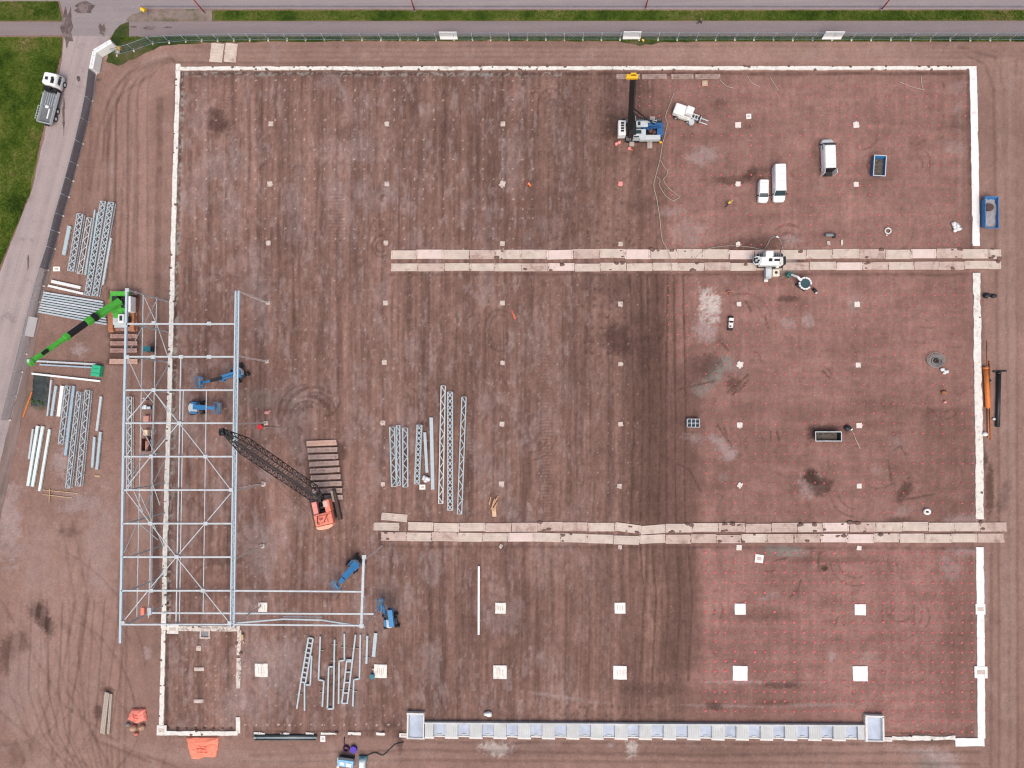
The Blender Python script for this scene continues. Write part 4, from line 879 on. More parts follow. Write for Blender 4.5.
beam((51.3, 380), (47.3, 416), 1.6, 'thin grey beam at the left edge of the lower stack beside the dark tarp', m=M_lgrey, group=G2); beam((56, 386), (51.5, 416), 2.8, 'second short grey beam beside the dark tarp', group=G2)
beam((62.3, 386), (58.4, 416.5), 3.8, 'short broad white beam at the top of the lower stack', m=M_white, group=G2)
truss((68.3, 386), (61, 444), 5.8, 'shortest lattice girder of the lower stack', group=G2); beam((73.6, 386), (65.5, 455.5), 3.0, 'blue grey beam right beside the shortest girder', m=M_galvd, group=G2)
truss((79.5, 392), (68, 488), 5.2, 'long slim lattice girder in the middle of the lower stack', group=G2); truss((88, 390.6), (78.4, 486), 6, 'long lattice girder at the right of the lower stack', group=G2)
beam((101, 396.6), (96.7, 431), 2.5, 'grey beam at the upper right of the lower stack', m=M_lgrey, group=G2); beam((94.5, 437), (92.2, 467.5), 2.6, 'short grey beam left of two at the lower right of the lower stack', group=G2); beam((100.5, 432), (96.7, 469.6), 2.8, 'grey beam right of two at the lower right of the lower stack', group=G2)
beam((33, 429), (29, 459), 2, 'thin pale beam at the far left of the four white beams', m=M_lgrey, group=G2)
for i, (a, b, w) in enumerate((((37.6, 426), (27.8, 486), 3.2), ((42.7, 426.5), (32.3, 486.5), 3.2), ((49.4, 429.5), (39.3, 491), 2.6))):
    beam(a, b, w, ('left thick pale white beam of the pair by the road', 'right thick pale white beam of the pair by the road', 'slim pale beam just right of the thick white pair')[i], m=mat('pale_mint', (.66, .74, .72), .5), group='pale white beams by the road')
for i, (a, b) in enumerate((((42, 490), (77.5, 493.7)), ((42, 494.6), (71, 498)), ((49, 489), (48.5, 503)))): 
    beam(a, b, .8, ('upper thin timber batten below the white beams', 'lower thin timber batten below the white beams', 'short upright timber batten crossing the two battens')[i], m=M_wood, h=.06, z=.02+.08*(i == 2), name='timber_batten', bearers=False, cat='timber')
beam((31, 392), (22, 417), 1.3, 'thin orange pole leaning from the dark tarp towards the road', m=M_orgp, h=.08, z=.02, name='orange_pole', bearers=False, cat='pole')
beam((94, 476), (99.5, 476.5), 1.6, 'short orange plank right of the lower stack', m=M_wood, h=.08, z=.02, name='plank', bearers=False, cat='timber')
G3 = 'steel stacked in the centre of the site'
truss((392, 427), (394, 486.5), 5.6, 'leftmost short lattice girder of the centre stack', group=G3); truss((398, 425.5), (398.5, 485.5), 4.2, 'second short lattice girder from the left in the centre stack', group=G3); truss((405, 428), (405.3, 487), 5.6, 'third short lattice girder from the left in the centre stack', group=G3)
truss((419.4, 425), (416.8, 484), 5.5, 'dense short lattice girder standing apart in the centre stack', heavy=True, group=G3, pitch=3.5)
beam((424.7, 432.5), (427, 472.5), 2.8, 'short plain beam in the centre stack', group=G3); beam((431.2, 417.6), (432.8, 489.5), 3.4, 'long plain beam in the centre stack', group=G3)
truss((443.2, 385.8), (440.7, 503.5), 5, 'left of the three long girders in the centre stack', group=G3, m=MATS['galv_pale'], pitch=5); truss((450, 392), (450.2, 510.5), 5.6, 'middle dense long girder in the centre stack', heavy=True, group=G3, pitch=4); truss((464, 397), (459.5, 514), 5, 'right of the three long girders in the centre stack', group=G3, pitch=5)
beam((478.8, 566.4), (478.6, 634.6), 1.9, 'single slim pale beam lying alone below the lower mat road', m=M_white)
# frames with offsets, bottom stack
def bent(name, lines, rungs, lab, w=1.5, m=M_galv):
    us = [p for l in lines for p in l]; c = P(*us[0]); t = thing(name, lab, 'steel frame', (c.x, c.y, 0), 0, 'angled steel wall frames laid out below the hall')
    for k, l in enumerate(lines):
        mb = MB()
        for a, b in zip(l[:-1], l[1:]): mb.beam(P(*a)-c+Vector((0, 0, .28)), P(*b)-c+Vector((0, 0, .28)), w*MPX, .2)
        mb.build('leg' if len(lines) > 1 else 'bent_post', m, t)
    if rungs:
        mb = MB()
        for a, b in rungs: mb.beam(P(*a)-c+Vector((0, 0, .28)), P(*b)-c+Vector((0, 0, .28)), w*MPX*.8, .14)
        mb.build('rungs', m, t)
    mb = MB(); a, b = lines[0][0], lines[0][-1]
    for f in (.2, .8): q = P(a[0]+(b[0]-a[0])*f, a[1]+(b[1]-a[1])*f)-c; mb.box((q.x, q.y, .08), (.9, .12, .15))
    mb.build_each('timber_bearer', M_woodg, t)
def lad(l1, l2, n): return [((l1[0][0]+(l1[1][0]-l1[0][0])*i/n, l1[0][1]+(l1[1][1]-l1[0][1])*i/n), (l2[0][0]+(l2[1][0]-l2[0][0])*i/n, l2[0][1]+(l2[1][1]-l2[0][1])*i/n)) for i in range(n+1)]
l1 = ((309.2, 637), (301.6, 681)); l2 = ((313.8, 638), (306.2, 682)); bent('ladder_frame', [[(309.2, 637), (301.6, 681), (297.5, 708)], [(313.8, 638), (306.2, 682)], [(305.3, 682), (305.3, 710)], [(312.4, 655), (311, 684), (306.5, 684)]], lad(l1, l2, 9), 'leftmost wall frame, ladder shaped and leaning, in the bottom row')
bent('bent_post', [[(321, 636), (319.2, 679), (324.5, 680), (323, 706)]], None, 'stepped single post second from the left in the bottom row')
bent('looped_frame', [[(335.2, 639), (334, 708), (328, 708), (329.4, 666), (333.4, 666)]], None, 'frame bent into a long narrow hook in the bottom row')
bent('bent_post', [[(345, 633), (345, 659.5), (339.8, 660.3), (339.2, 703)]], None, 'stepped post with its step to the left, centre of the bottom row')
bent('ladder_frame', [[(356.1, 634), (347.8, 703)], [(352, 659.3), (347.4, 659.3), (342.5, 702.5)]], lad(((347.2, 661), (342.5, 702.5)), ((352.8, 661), (347.8, 702.5)), 4), 'ladder shaped frame with four open bays, right of centre in the bottom row')
bent('bent_post', [[(361, 634), (360, 678), (354.4, 679), (353.4, 705.5)]], None, 'stepped post right of the four bay ladder frame')
bent('straight_post', [[(367.9, 635), (366.9, 663)]], None, 'short thin straight post near the right end of the bottom row', w=2.0); bent('straight_post', [[(376.2, 632.5), (374, 656)]], None, 'short thick straight post at the right end of the bottom row', w=3.4)
# girder lying under the hall
truss((129.6, 397), (129.4, 489.5), 5.4, 'long lattice girder lying inside the left edge of the hall frame', group=None, m=MATS['galv_pale'])
# junk near stacks
for u, v, s, lab in ((426, 480, 1.0, 'crumpled white plastic sheet between the girders of the centre stack'), (955.8, 227.5, 1.1, 'crumpled white sheet near the end of the upper right strip'), (944, 372, .8, 'crumpled white sack beside the coiled cable'), (488, 713.5, .7, 'white boulder above the left part of the loading dock')):
    t = thing('white_boulder' if 'boulder' in lab else 'plastic_sheet', lab, 'boulder' if 'boulder' in lab else 'sheet', P(u, v)); mb = MB(); r = random.Random(int(u))
    if 'boulder' in lab: mb.blob((0, 0, .25), .6, 3, (1.15, .7, .7)); mb.build('stone', M_white, t)
    else:
        tall = u > 950
        for k in range(6): mb.blob((r.uniform(-.45, .45)*s*(.5 if tall else 1), r.uniform(-.5, .5)*s*(1.3 if tall else 1), .15+.05*k), r.uniform(.25, .45)*s, k+int(u), (1.2, .9, .5), 7, 4, .4)
        mb.build('crumpled_sheet', M_sheet, t)

# ------------------------------------------------------------------ vehicles
def rrect(x0, x1, hw, r, z, n=4):
    pts = []
    for (cx, cy, a0) in ((x1-r, hw-r, 0), (x0+r, hw-r, 90), (x0+r, -hw+r, 180), (x1-r, -hw+r, 270)):
        for i in range(n+1):
            a = math.radians(a0+90*i/n); pts.append((cx+r*math.cos(a), cy+r*math.sin(a), z))
    return pts
def wheel(t, x, y, r=.34, w=.22, name='wheel'):
    o = MB().tube((x, y-w/2, r), (x, y+w/2, r), r, 14).build(name, M_rub, t)
    s = 1 if y > 0 else -1; MB().tube((x, y+s*(w/2+.0), r), (x, y+s*(w/2+.02), r), r*.55, 10).build('rim', M_lgrey, o)
def van(u, v, L, Wd, H, a, lab, cat='van', opendoors=False, hood=.75, name='van', rear_glass=False):
    t = thing(name, lab, cat, P(u, v), a); hw = Wd/2; f = L/2
    secs = [rrect(-f, f, hw-.06, .3, .28), rrect(-f, f, hw, .42, .5), rrect(-f, f, hw, .5, .85), rrect(-f+.02, f-.10, hw-.02, .5, 1.0), rrect(-f+.03, f-hood, hw-.05, .12, 1.15)]
    xr = f-hood-.62
    secs += [rrect(-f+.05, xr, hw-.10, .15, H-.12), rrect(-f+.12, xr-.1, hw-.18, .2, H)]
    body = MB().loft(secs).build('body', M_white, t)
    # windscreen, proud of the slope
    x0, z0, x1, z1 = f-hood+.03, 1.17, xr+.06, H-.14; y0, y1 = hw-.10, hw-.18
    g = MB(); n = Vector((z1-z0, 0, x0-x1)).normalized()*.03
    q = [Vector((x0, -y0, z0)), Vector((x0, y0, z0)), Vector((x1, y1, z1)), Vector((x1, -y1, z1))]
    g.add([p+n for p in q]+[p-n for p in q], [(0, 1, 2, 3), (4, 7, 6, 5), (0, 4, 5, 1), (1, 5, 6, 2), (2, 6, 7, 3), (3, 7, 4, 0)]); g.build('windscreen', M_glass, t)
    wp = MB(); wp.beam((x0-.02, -.5, z0+.06), (x0-.25, .1, z0+.36), .03, .02).beam((x0-.02, .2, z0+.06), (x0-.25, .7, z0+.36), .03, .02); wp.build_each('wiper', M_black, t)
    for s in (-1, 1):
        sg = MB(); yb, yt = s*(hw-.055), s*(hw-.135)
        q = [Vector((x0-.15, yb, 1.2)), Vector((x0-1.15, yb, 1.2)), Vector((x0-1.15, yt, H-.3)), Vector((xr-.05, yt, H-.3))]; o_ = Vector((0, s*.02, 0))
        sg.add([p+o_ for p in q]+[p-o_*2 for p in q], [(0, 1, 2, 3) if s < 0 else (3, 2, 1, 0), (4, 7, 6, 5), (0, 4, 5, 1), (1, 5, 6, 2), (2, 6, 7, 3), (3, 7, 4, 0)]); sg.build('side_window', M_glass, t)
        MB().box((x0-.25, s*(hw+.12), 1.25), (.16, .26, .24)).build('mirror', M_black, t, .03)
        MB().box((f-.10, s*(hw-.34), .78), (.14, .34, .18)).build('headlight', mat('lamp_glass', (.6, .62, .62), .15), t, .03)
        for x in (f-.95, -f+.95): wheel(t, x, s*(hw-.10))
    seam = MB()
    for k in range(3): seam.box((-f+.6+(L-hood-1.6)*k/3, 0, H+.004), (.03, Wd-.62, .02))
    seam.build_each('roof_rib', M_lgrey, t)
    MB().box((f+.01, 0, .5), (.12, Wd-.5, .24)).build('bumper', M_grey, t, .04)
    if opendoors:
        MB().box((-f+.02, 0, 1.25), (.10, Wd-.34, 1.75)).build('cargo_opening', M_black, t)
        MB().box((-f-.40, 0, .55), (.75, Wd-.5, .06)).box((-f-.45, .2, .75), (.5, .5, .4)).build('load_floor', M_dark, t)
        for s in (-1, 1): MB().beam((-f, s*(hw-.05), 1.25), (-f-.72, s*(hw-.05)+s*.10, 1.25), .07, 1.6).build('rear_door', M_white, t)
    return t
dn = ang((780, 165), (780, 200)); upd = dn+math.pi
van(777.0, 185.5, 5.95, 1.92, 2.05, dn+.02, 'large white panel van facing the bottom, parked right beside a small white van', hood=.95)
van(761.6, 193, 3.65, 1.64, 1.5, dn-.01, 'small white van parked close to the left of the large white panel van', hood=.8, name='small_van')
van(825.6, 157.2, 5.2, 1.92, 2.05, upd+.03, 'white van with its rear doors standing open, facing the top strip', opendoors=True, hood=.7)
# flatbed truck
a = ang((43.5, 122), (55, 78)); t = thing('flatbed_truck', 'white cab flatbed truck with grey open bed parked by the grass', 'truck', PZ(49.8, 98.6, 1.5), a)
t.scale = (1.02, .97, 1.0)
cabm = MB().loft([rrect(1.9, 4.15, 1.17, .2, .6), rrect(1.9, 4.2, 1.2, .25, 1.3), rrect(1.9, 4.1, 1.16, .25, 2.2), rrect(1.95, 3.85, 1.08, .25, 2.75)]); cabm.build('cab', M_white, t)
MB().box((4.15, 0, 1.8), (.06, 2.0, .8), rot=Matrix.Rotation(-.12, 3, 'Y')).build('windscreen', M_glass, t)
MB().box((2.9, .45, 2.78), (.5, .5, .06)).build('roof_hatch', M_dark, t); MB().box((2.6, -.75, 2.8), (.7, .5, .25)).tube((3.1, -.7, 2.8), (3.1, -.7, 3.0), .2, 8).build('roof_beacon', M_black, t)
for s in (-1, 1):
    MB().box((3.7, s*1.38, 2.0), (.18, .25, .4)).build('mirror', M_black, t); MB().box((3.0, s*1.19, 1.8), (1.1, .06, .6)).build('side_window', M_glass, t)
    for x in (3.1, -1.6, -2.9): wheel(t, x, s*1.05, .48, .3)
MB().box((-.9, 0, .75), (7.0, .9, .3)).build('chassis', M_dark, t)
MB().box((1.45, 0, 1.35), (.7, 2.2, 1.1)).box((1.5, .3, 2.1), (.4, 1.3, .5)).build('loader_crane', M_black, t)
MB().box((-1.4, 0, 1.08), (5.5, 2.4, .12)).build('bed_floor', mat('bed_floor', (.15, .155, .165), .6, 0, .25, 2), t)
for s in (-1, 1): MB().box((-1.4, s*1.24, 1.35), (5.5, .06, .55)).build('side_board', M_lgrey, t)
MB().box((-4.17, 0, 1.35), (.06, 2.4, .55)).build('tail_board', M_lgrey, t)
mb = MB()
for q in range(5): mb.box((-.1, -.75+q*.4, 1.2), (2.3, .07, .12))
mb.build_each('load_rail', M_galv, t); mb = MB(); mb.box((-2.5, -.25, 1.25), (1.7, .22, .14)).box((-1.4, .3, 1.25), (.4, .6, .2)); mb.build('white_load', M_white, t)
mb = MB()
for q in range(6): mb.beam((-3.6+q*.44, 1.3, 1.2), (-3.6+q*.44, 2.2, 1.0), .06, .05)
mb.beam((-3.65, 2.2, 1.0), (-1.35, 2.2, 1.0), .08, .06).beam((-3.65, 1.35, 1.2), (-1.35, 1.35, 1.2), .08, .06); mb.build('lowered_side_gate', M_lgrey, t)
mb = MB(); mb.beam((-1.2, 1.75, 1.1), (.9, 1.75, 1.2), .08, .06).beam((-1.2, 1.45, 1.1), (.9, 1.45, 1.2), .06, .06); [mb.beam((x, 1.4, 1.15), (x, 1.8, 1.15), .05, .05) for x in (-1.2, -.2, .8)]; mb.build('side_rack', M_lgrey, t)

# skips --------------------------------------------------------------------
def skip(u, v, L, Wd, H, a, lab, m, load, cat='skip', rim=None, seed=1, left_ledge=False):
    t = thing('skip', lab, cat, P(u, v), a); f = L/2; hw = Wd/2; b = .82; mb = MB(); th = .07
    def wall(p, q, p2, q2, nrm):
        n = Vector(nrm)*th; A = [Vector(x) for x in (p, q, q2, p2)]; mb.add(A+[x+n for x in A], [(0, 1, 2, 3), (7, 6, 5, 4), (0, 4, 5, 1), (1, 5, 6, 2), (2, 6, 7, 3), (3, 7, 4, 0)])
    fb_ = f*b; hb = hw*.94
    wall((-f, -hw, H), (f, -hw, H), (-fb_, -hb, .08), (fb_, -hb, .08), (0, 1, 0)); wall((f, hw, H), (-f, hw, H), (fb_, hb, .08), (-fb_, hb, .08), (0, -1, 0))
    wall((f, -hw, H), (f, hw, H), (fb_, -hb, .08), (fb_, hb, .08), (-1, 0, 0)); wall((-f, hw, H), (-f, -hw, H), (-fb_, hb, .08), (-fb_, -hb, .08), (1, 0, 0))
    mb.box((0, 0, .06), (fb_*2, hb*2, .1)); mb.build('shell', m, t)
    r_ = MB(); w = .13
    for c, s in (((0, hw, H+.03), (L+.1, w, .08)), ((0, -hw, H+.03), (L+.1, w, .08)), ((f, 0, H+.03), (w, Wd-w, .08)), ((-f, 0, H+.03), (w, Wd-w, .08))): r_.box(c, s)
    r_.build('rim', rim or m, t)
    for s in (-1, 1):
        mb = MB()
        for x in (-f*.5, 0, f*.5): mb.beam((x, s*(hw+.03), H-.05), (x, s*(hb+.06), .15), .1, .06)
        mb.build_each('side_rib', m, t)
    if left_ledge: MB().box((0, hw+.16, H-.12), (L*.96, .30, .1)).build('side_ledge', m, t)
    if load: load(t, f, hw, H)
    return t
def soil_and_dark_liner(t, f, hw, H):
    mb = MB(); r = random.Random(3)
    mb.box((0, 0, H*.3), (f*1.55, hw*1.75, H*.4))  # dark liner block added under the load to darken the skip interior
    for k in range(16): mb.blob((r.uniform(-.6, .6)*f, r.uniform(-.6, .6)*hw, H*.45), r.uniform(.25, .45), k, (1.2, 1, .5), 8, 5)
    mb.build('soil_and_dark_liner', mat('load_and_liner', (.11, .09, .075), .95, 0, .3, 3), t)
dnn = ang((879, 155), (879, 177))
skip(876.3, 168.2, 3.3, 1.85, 1.2, dnn-.06, 'small open blue skip holding dark soil, right of the white vans', M_blue2, soil_and_dark_liner, rim=M_lgrey, left_ledge=False)
def tarp_load(t, f, hw, H):
    mb = MB(); secs = []; r = random.Random(9)
    for i in range(9):
        x = -f*.92+2*f*.92*i/8; secs.append([(x+r.uniform(-.1, .1), (-hw*.9)+hw*1.8*j/7, H*.55+r.uniform(-.12, .35)) for j in range(8)])
    vv = [p for s in secs for p in s]; mb.add(vv, [(i*8+j, i*8+j+1, (i+1)*8+j+1, (i+1)*8+j) for i in range(8) for j in range(7)], True); mb.build('grey_liner', mat('liner', (.33, .31, .33), .6, 0, .2, 2), t)
    MB().tube((-f*.35, -hw*.25, H*.8), (-f*.35, -hw*.25, H*.98), .62, 14).build('rusty_drum', mat('rustdark', (.09, .05, .045), .8), t)
s_ = skip(986.6, 214.8, 5.0, 2.0, 1.3, dnn+math.pi+.02, 'long blue skip lined with grey sheeting outside the right foundation strip', M_blue2, tarp_load, seed=2)
s_.rotation_euler.z = dnn
for c in s_.children:
    pass
skip(825.5, 436.2, 4.0, 1.45, 1.2, .01, 'dark open skip with a pale rim and wet soil inside on the right field', M_dark, soil_and_dark_liner, rim=M_lgrey, seed=4)
t = thing('crate', 'small grey steel crate with three open cells at the edge of the dark wheel tracks', 'crate', P(692.5, 423)); mb = MB(); w, h = 1.95, 1.3
for y in (-h/2, 0.0, h/2): mb.box((0, y, .45), (w, .09, .7))
for x in (-w/2, -w/6, w/6, w/2):
    for y in (-h/4, h/4): mb.box((x, y, .45), (.09, h/2-.1, .7))
mb.build('frame', M_lgrey, t); MB().box((0, 0, .09), (w-.1, h-.1, .1)).build('base', mat('slate', (.12, .15, .18), .7), t)

# tracks helper ---------------------------------------------------------------
def crawler(t, x0, x1, y, w, h, m=M_dark, shoes=True, name='track'):
    n = 8; prof = []; r = h/2
    for i in range(n+1): a_ = -math.pi/2+math.pi*i/n; prof.append((x1-r+r*math.cos(a_), r+r*math.sin(a_)))
    for i in range(n+1): a_ = math.pi/2+math.pi*i/n; prof.append((x0+r+r*math.cos(a_), r+r*math.sin(a_)))
    mb = MB(); mb.loft([[(x, y-w/2, z) for x, z in prof], [(x, y+w/2, z) for x, z in prof]][::-1], smooth=False)
    o = mb.build(name, m, t)
    if shoes:
        s = MB(); k = int((x1-x0-.3)/.3)
        for i in range(k): s.box((x0+.25+i*.3, y, h+.01), (.16, w, .05))
        s.build('shoes', M_grey if m is M_dark else m, o)

# green telescopic crane -------------------------------------------------------
a = ang((124, 330), (124, 298)); t = thing('telescopic_crane', 'lime green telescopic crawler crane with raised boom standing on reddish mats', 'crane', P(124.5, 313), a)
M_trk = mat('orange_track', (.42, .18, .09), .8, 0, .3, 3)
crawler(t, -3.3, 2.6, 1.85, .85, 1.0, M_trk); crawler(t, -3.3, 2.6, -1.9, .7, 1.0, M_trk)
MB().box((-.3, 0, .75), (3.6, 2.9, .5)).box((-2.0, .1, .9), (1.2, 2.0, .4)).build('undercarriage', M_lgrey, t); MB().tube((0, 0, 1), (0, 0, 1.3), .9, 16).build('slew_ring', M_dark, t)
inv = t.matrix_world; 
Mw = Matrix.Translation(t.location) @ Matrix.Rotation(a, 4, 'Z'); Mi = Mw.inverted()
def LO(u, v, z): return Mi @ P(u, v, z)
def lbx(mb, u0, v0, u1, v1, z0, z1):
    p = LO(u0, v0, z1); q = LO(u1, v1, z1); mb.box(((p.x+q.x)/2, (p.y+q.y)/2, (z0+z1)/2), (abs(p.x-q.x), abs(p.y-q.y), z1-z0)); return mb
mb = MB(); lbx(mb, 110, 291.5, 127, 295.5, 1.4, 2.5); lbx(mb, 109.5, 295.5, 112, 302, 1.4, 2.2); lbx(mb, 112, 308, 124.5, 313, 1.4, 2.0); lbx(mb, 118, 302, 121, 308, 1.4, 2.1); lbx(mb, 113, 313, 118, 317.5, 1.4, 1.9); mb.build('upper_frame', M_green, t, .06)
mb = MB(); lbx(mb, 112.2, 296, 117.5, 301.5, 1.4, 2.5); lbx(mb, 121.5, 299, 124.5, 307, 1.4, 2.2); mb.build('engine_bay', M_dark, t, .05)
mb = MB(); lbx(mb, 125.2, 296, 130.5, 311.5, 1.35, 2.9); mb.build('counterweight', M_white, t, .12)
mb = MB(); lbx(mb, 117.8, 314, 123.5, 323, 1.3, 2.9); cb = mb.build('cab', M_white, t, .1)
mb = MB(); lbx(mb, 119.3, 315.6, 122.2, 320.6, 2.9, 2.94); mb.build('roof_window', M_glass, cb); mb = MB(); lbx(mb, 124.2, 316.5, 128, 322, 1.3, 2.2); mb.build('tank', M_dark, t)
S = [(120.5, 301.2, 3.0), (86, 322.8, 6.4)]; bm_ = MB(); bm_.beam(LO(*S[0]), LO(*S[1]), .95, 1.0); bm_.build('boom_base', M_green, t, .05)
MB().beam(LO(87.5, 322, 6.3), LO(66, 337.3, 8.3), .72, .75).build('boom_mid_section', M_black, t)
bt = MB().beam(LO(67, 336.5, 8.2), LO(30.5, 362.2, 11.5), .60, .6).beam(LO(69, 335.2, 8.0), LO(64.5, 338.3, 8.45), .9, .9).beam(LO(32.5, 360.8, 11.3), LO(28.2, 363.7, 11.7), .95, .9); bt = bt.build('boom_tip', M_green, t, .04)
mb = MB(); c1 = LO(28.8, 361, 11.9); mb.box(c1, (.5, .4, .3)); mb.tube(LO(28.5, 364, 11.3), LO(28.5, 364, 11.3)+Vector((0, 0, -1.2)), .05, 5); mb.build('hook_line', M_lgrey, bt)
MB().beam(LO(97, 315.8, 5.9), LO(93, 318.3, 6.3), .98, 1.02).build('black_band', M_black, t); MB().beam(LO(48, 350, 10.25), LO(42, 354.2, 10.8), .30, .62).build('boom_lettering_band', M_black, bt)
MB().tube(LO(114, 305, 1.9), LO(101, 312.6, 4.6), .16, 8).build('luffing_ram', M_lgrey, t)
t = thing('green_container', 'bright green sheet covered block at the right end of the two thin pipes', 'container', P(99.2, 371), -.12); MB().box((0, 0, .5), (1.5, 1.9, 1.0)).build('shell', M_greens, t, .08); MB().box((0, .35, 1.02), (1.3, .08, .05)).box((0, -.4, 1.02), (1.3, .08, .05)).build_each('strap', mat('dgreen', (.02, .25, .13), .6), t)
# dark tarp by the road
t = thing('tarpaulin', 'dark crumpled tarpaulin spread beside the access road below the single white beam', 'tarpaulin', P(39, 389)); secs = []; r = random.Random(4); o0 = P(39, 389)
for i in range(14):
    v = 373+i*2.55; row = []
    for j in range(9):
        ctr = 41.5-(v-373)*.06; w_ = 8.5+r.uniform(-1.0, 1.0); p = P(ctr-w_+2*w_*j/8, v)-o0; row.append((p.x, p.y, (.08+r.uniform(0, .28)) if 0 < j < 8 and 0 < i < 13 else 0.0))
    secs.append(row)
mb = MB(); mb.add([p for s in secs for p in s], [(i*9+j, (i+1)*9+j, (i+1)*9+j+1, i*9+j+1) for i in range(13) for j in range(8)], True); mb.build('sheet', M_cover, t)
mb = MB(); [mb.blob((r.uniform(-1.2, 1.3), r.uniform(-2.6, -1.6), .15), r.uniform(.12, .3), k) for k in range(7)]; mb.build_each('weed_tuft', mat('weed', (.04, .08, .02), .9), t)

# orange lattice crane -----------------------------------------------------------
a = ang((328, 520), (323, 497)); t = thing('lattice_crane', 'faded orange crawler crane with a long dark lattice boom reaching over the steel frame', 'crane', P(327, 511), a)
Mi = (Matrix.Translation(t.location) @ Matrix.Rotation(a, 4, 'Z')).inverted()
crawler(t, -2.2, 2.4, 1.95, .65, .9, mat('muddy_track', (.10, .07, .06), .9, 0, .3, 3)); crawler(t, -1.9, 3.3, -2.05, .55, .9, MATS['muddy_track'])
MB().box((.2, 0, .7), (3.0, 3.2, .4)).build('undercarriage', M_dark, t); MB().tube((0, 0, .9), (0, 0, 1.2), 1.0, 14).build('slew_ring', M_dark, t)
MB().box((-1.0, 0, 1.9), (2.0, 3.0, 1.4)).build('engine_house', M_org, t, .15)
cw = MB(); cw.prism([(-2.0, 1.5), (-2.45, 1.2), (-2.65, .5), (-2.65, -.5), (-2.45, -1.2), (-2.0, -1.5)], 1.2, 2.75); cw.build('counterweight', mat('cw_orange', (.85, .42, .28), .6, 0, .2, 2), t, .08)
MB().box((1.0, 1.05, 1.75), (2.1, .85, 1.2)).build('left_deck', mat('pale_orange', (.72, .27, .24), .55, 0, .15, 2), t, .1); MB().box((1.0, -1.1, 1.9), (2.0, .9, 1.6)).build('cab', M_org, t, .1)
MB().box((1.35, -.9, 2.74), (.9, .75, .05)).box((.2, -1.1, 2.0), (.05, .8, .8)).build('cab_roof_panel', mat('cab_panel', (.62, .42, .36), .5), t); MB().box((2.02, -1.1, 2.2), (.05, .75, .8)).build_each('cab_window', M_glass, t)
MB().tube((.1, -.45, 1.7), (.1, .45, 1.7), .38, 12).tube((.95, -.45, 1.7), (.95, .45, 1.7), .4, 12).build_each('winch_drum', M_black, t)
mb = MB(); [mb.beam((-.2, y, 2.3), (-1.4, y*.6, 4.2), .12, .12) for y in (-.9, .9)]; mb.beam((-1.4, -.54, 4.2), (-1.4, .54, 4.2), .12, .12); mb.build('gantry', mat('gantry_red', (.42, .13, .09), .6), t)
mb = MB(); mb.box((-.9, .35, 2.63), (.35, .55, .1)).box((-1.5, .9, 2.63), (.5, .3, .08)).box((-1.35, -.7, 2.63), (.6, .12, .1)).box((-.35, -.2, 2.63), (.12, 2.2, .06)); mb.build_each('deck_hatch', mat('dark_red', (.40, .10, .08), .6), t)
MB().box((2.2, -1.8, 1.1), (1.9, .35, .1)).build('walkway', M_woodg, t)
b0 = LO(322.5, 499, 1.6); b1 = LO(222, 430.5, 19.5); ax = (b1-b0); Lb = ax.length; ax.normalize(); sd_ = Vector((0, 0, 1)).cross(ax).normalized(); upv = ax.cross(sd_)
def bw(f): return .22+(1.0-.22)*min(1, f/.10) if f < .10 else (1.0 if f < .80 else 1.0-(f-.80)/.20*.78)
def bp(f, s, q): k = bw(f)*.98; return b0+ax*(Lb*f)+sd_*(s*k)+upv*(q*k*.85)
M_lat = mat('dark_lattice', (.045, .038, .040), .6, .1, .2, 3)
for s in (-1, 1):
    for q in (-1, 1):
        mb = MB(); fs = [0, .10, .45, .80, 1.0]
        for f0, f1 in zip(fs[:-1], fs[1:]): mb.tube(bp(f0, s, q), bp(f1, s, q), .085, 6)
        mb.build('boom_chord', M_lat, t)
mb = MB(); n = 40
for i in range(n):
    f0, f1 = i/n, (i+1)/n; k = 1 if i % 2 else -1
    for q in (-1, 1): mb.beam(bp(f0, -k, q), bp(f1, k, q), .075, .06)
    for s in (-1, 1): mb.beam(bp(f0, s, -k), bp(f1, s, k), .075, .06)
    mb.beam(bp(f0, -1, 1), bp(f0, 1, 1), .06, .06)
mb.build('boom_lattice', M_lat, t)
mb = MB(); mb.beam(bp(.06, 0, .95), bp(.9, 0, .95), .34, .05)
mb.build('boom_walkway', mat('walkway_mesh', (.06, .05, .05), .7), t)
mb = MB(); e = LO(222, 430.5, 19.5); mb.box(e, (.6, .6, .6)); mb.tube(e+Vector((-.3, .35, 0)), e+Vector((-.3, -.35, 0)), .4, 10); mb.box(b0+ax*(Lb*.93), (1.0, .6, .6)); mb.build('boom_head', M_black, t)
mb = MB()
for s in (-.35, .35): mb.beam(Vector((-1.4, s, 4.2)), b0+ax*(Lb*.9)+upv*1.0+sd_*s, .025, .025)
mb.build_each('pendant_rope', M_dark, t)
mb = MB(); mb.box(b0+ax*.8, (1.6, .5, .6)); mb.box(b0+ax*(-.2), (1.6, .35, .5)); mb.build('boom_foot', M_black, t)

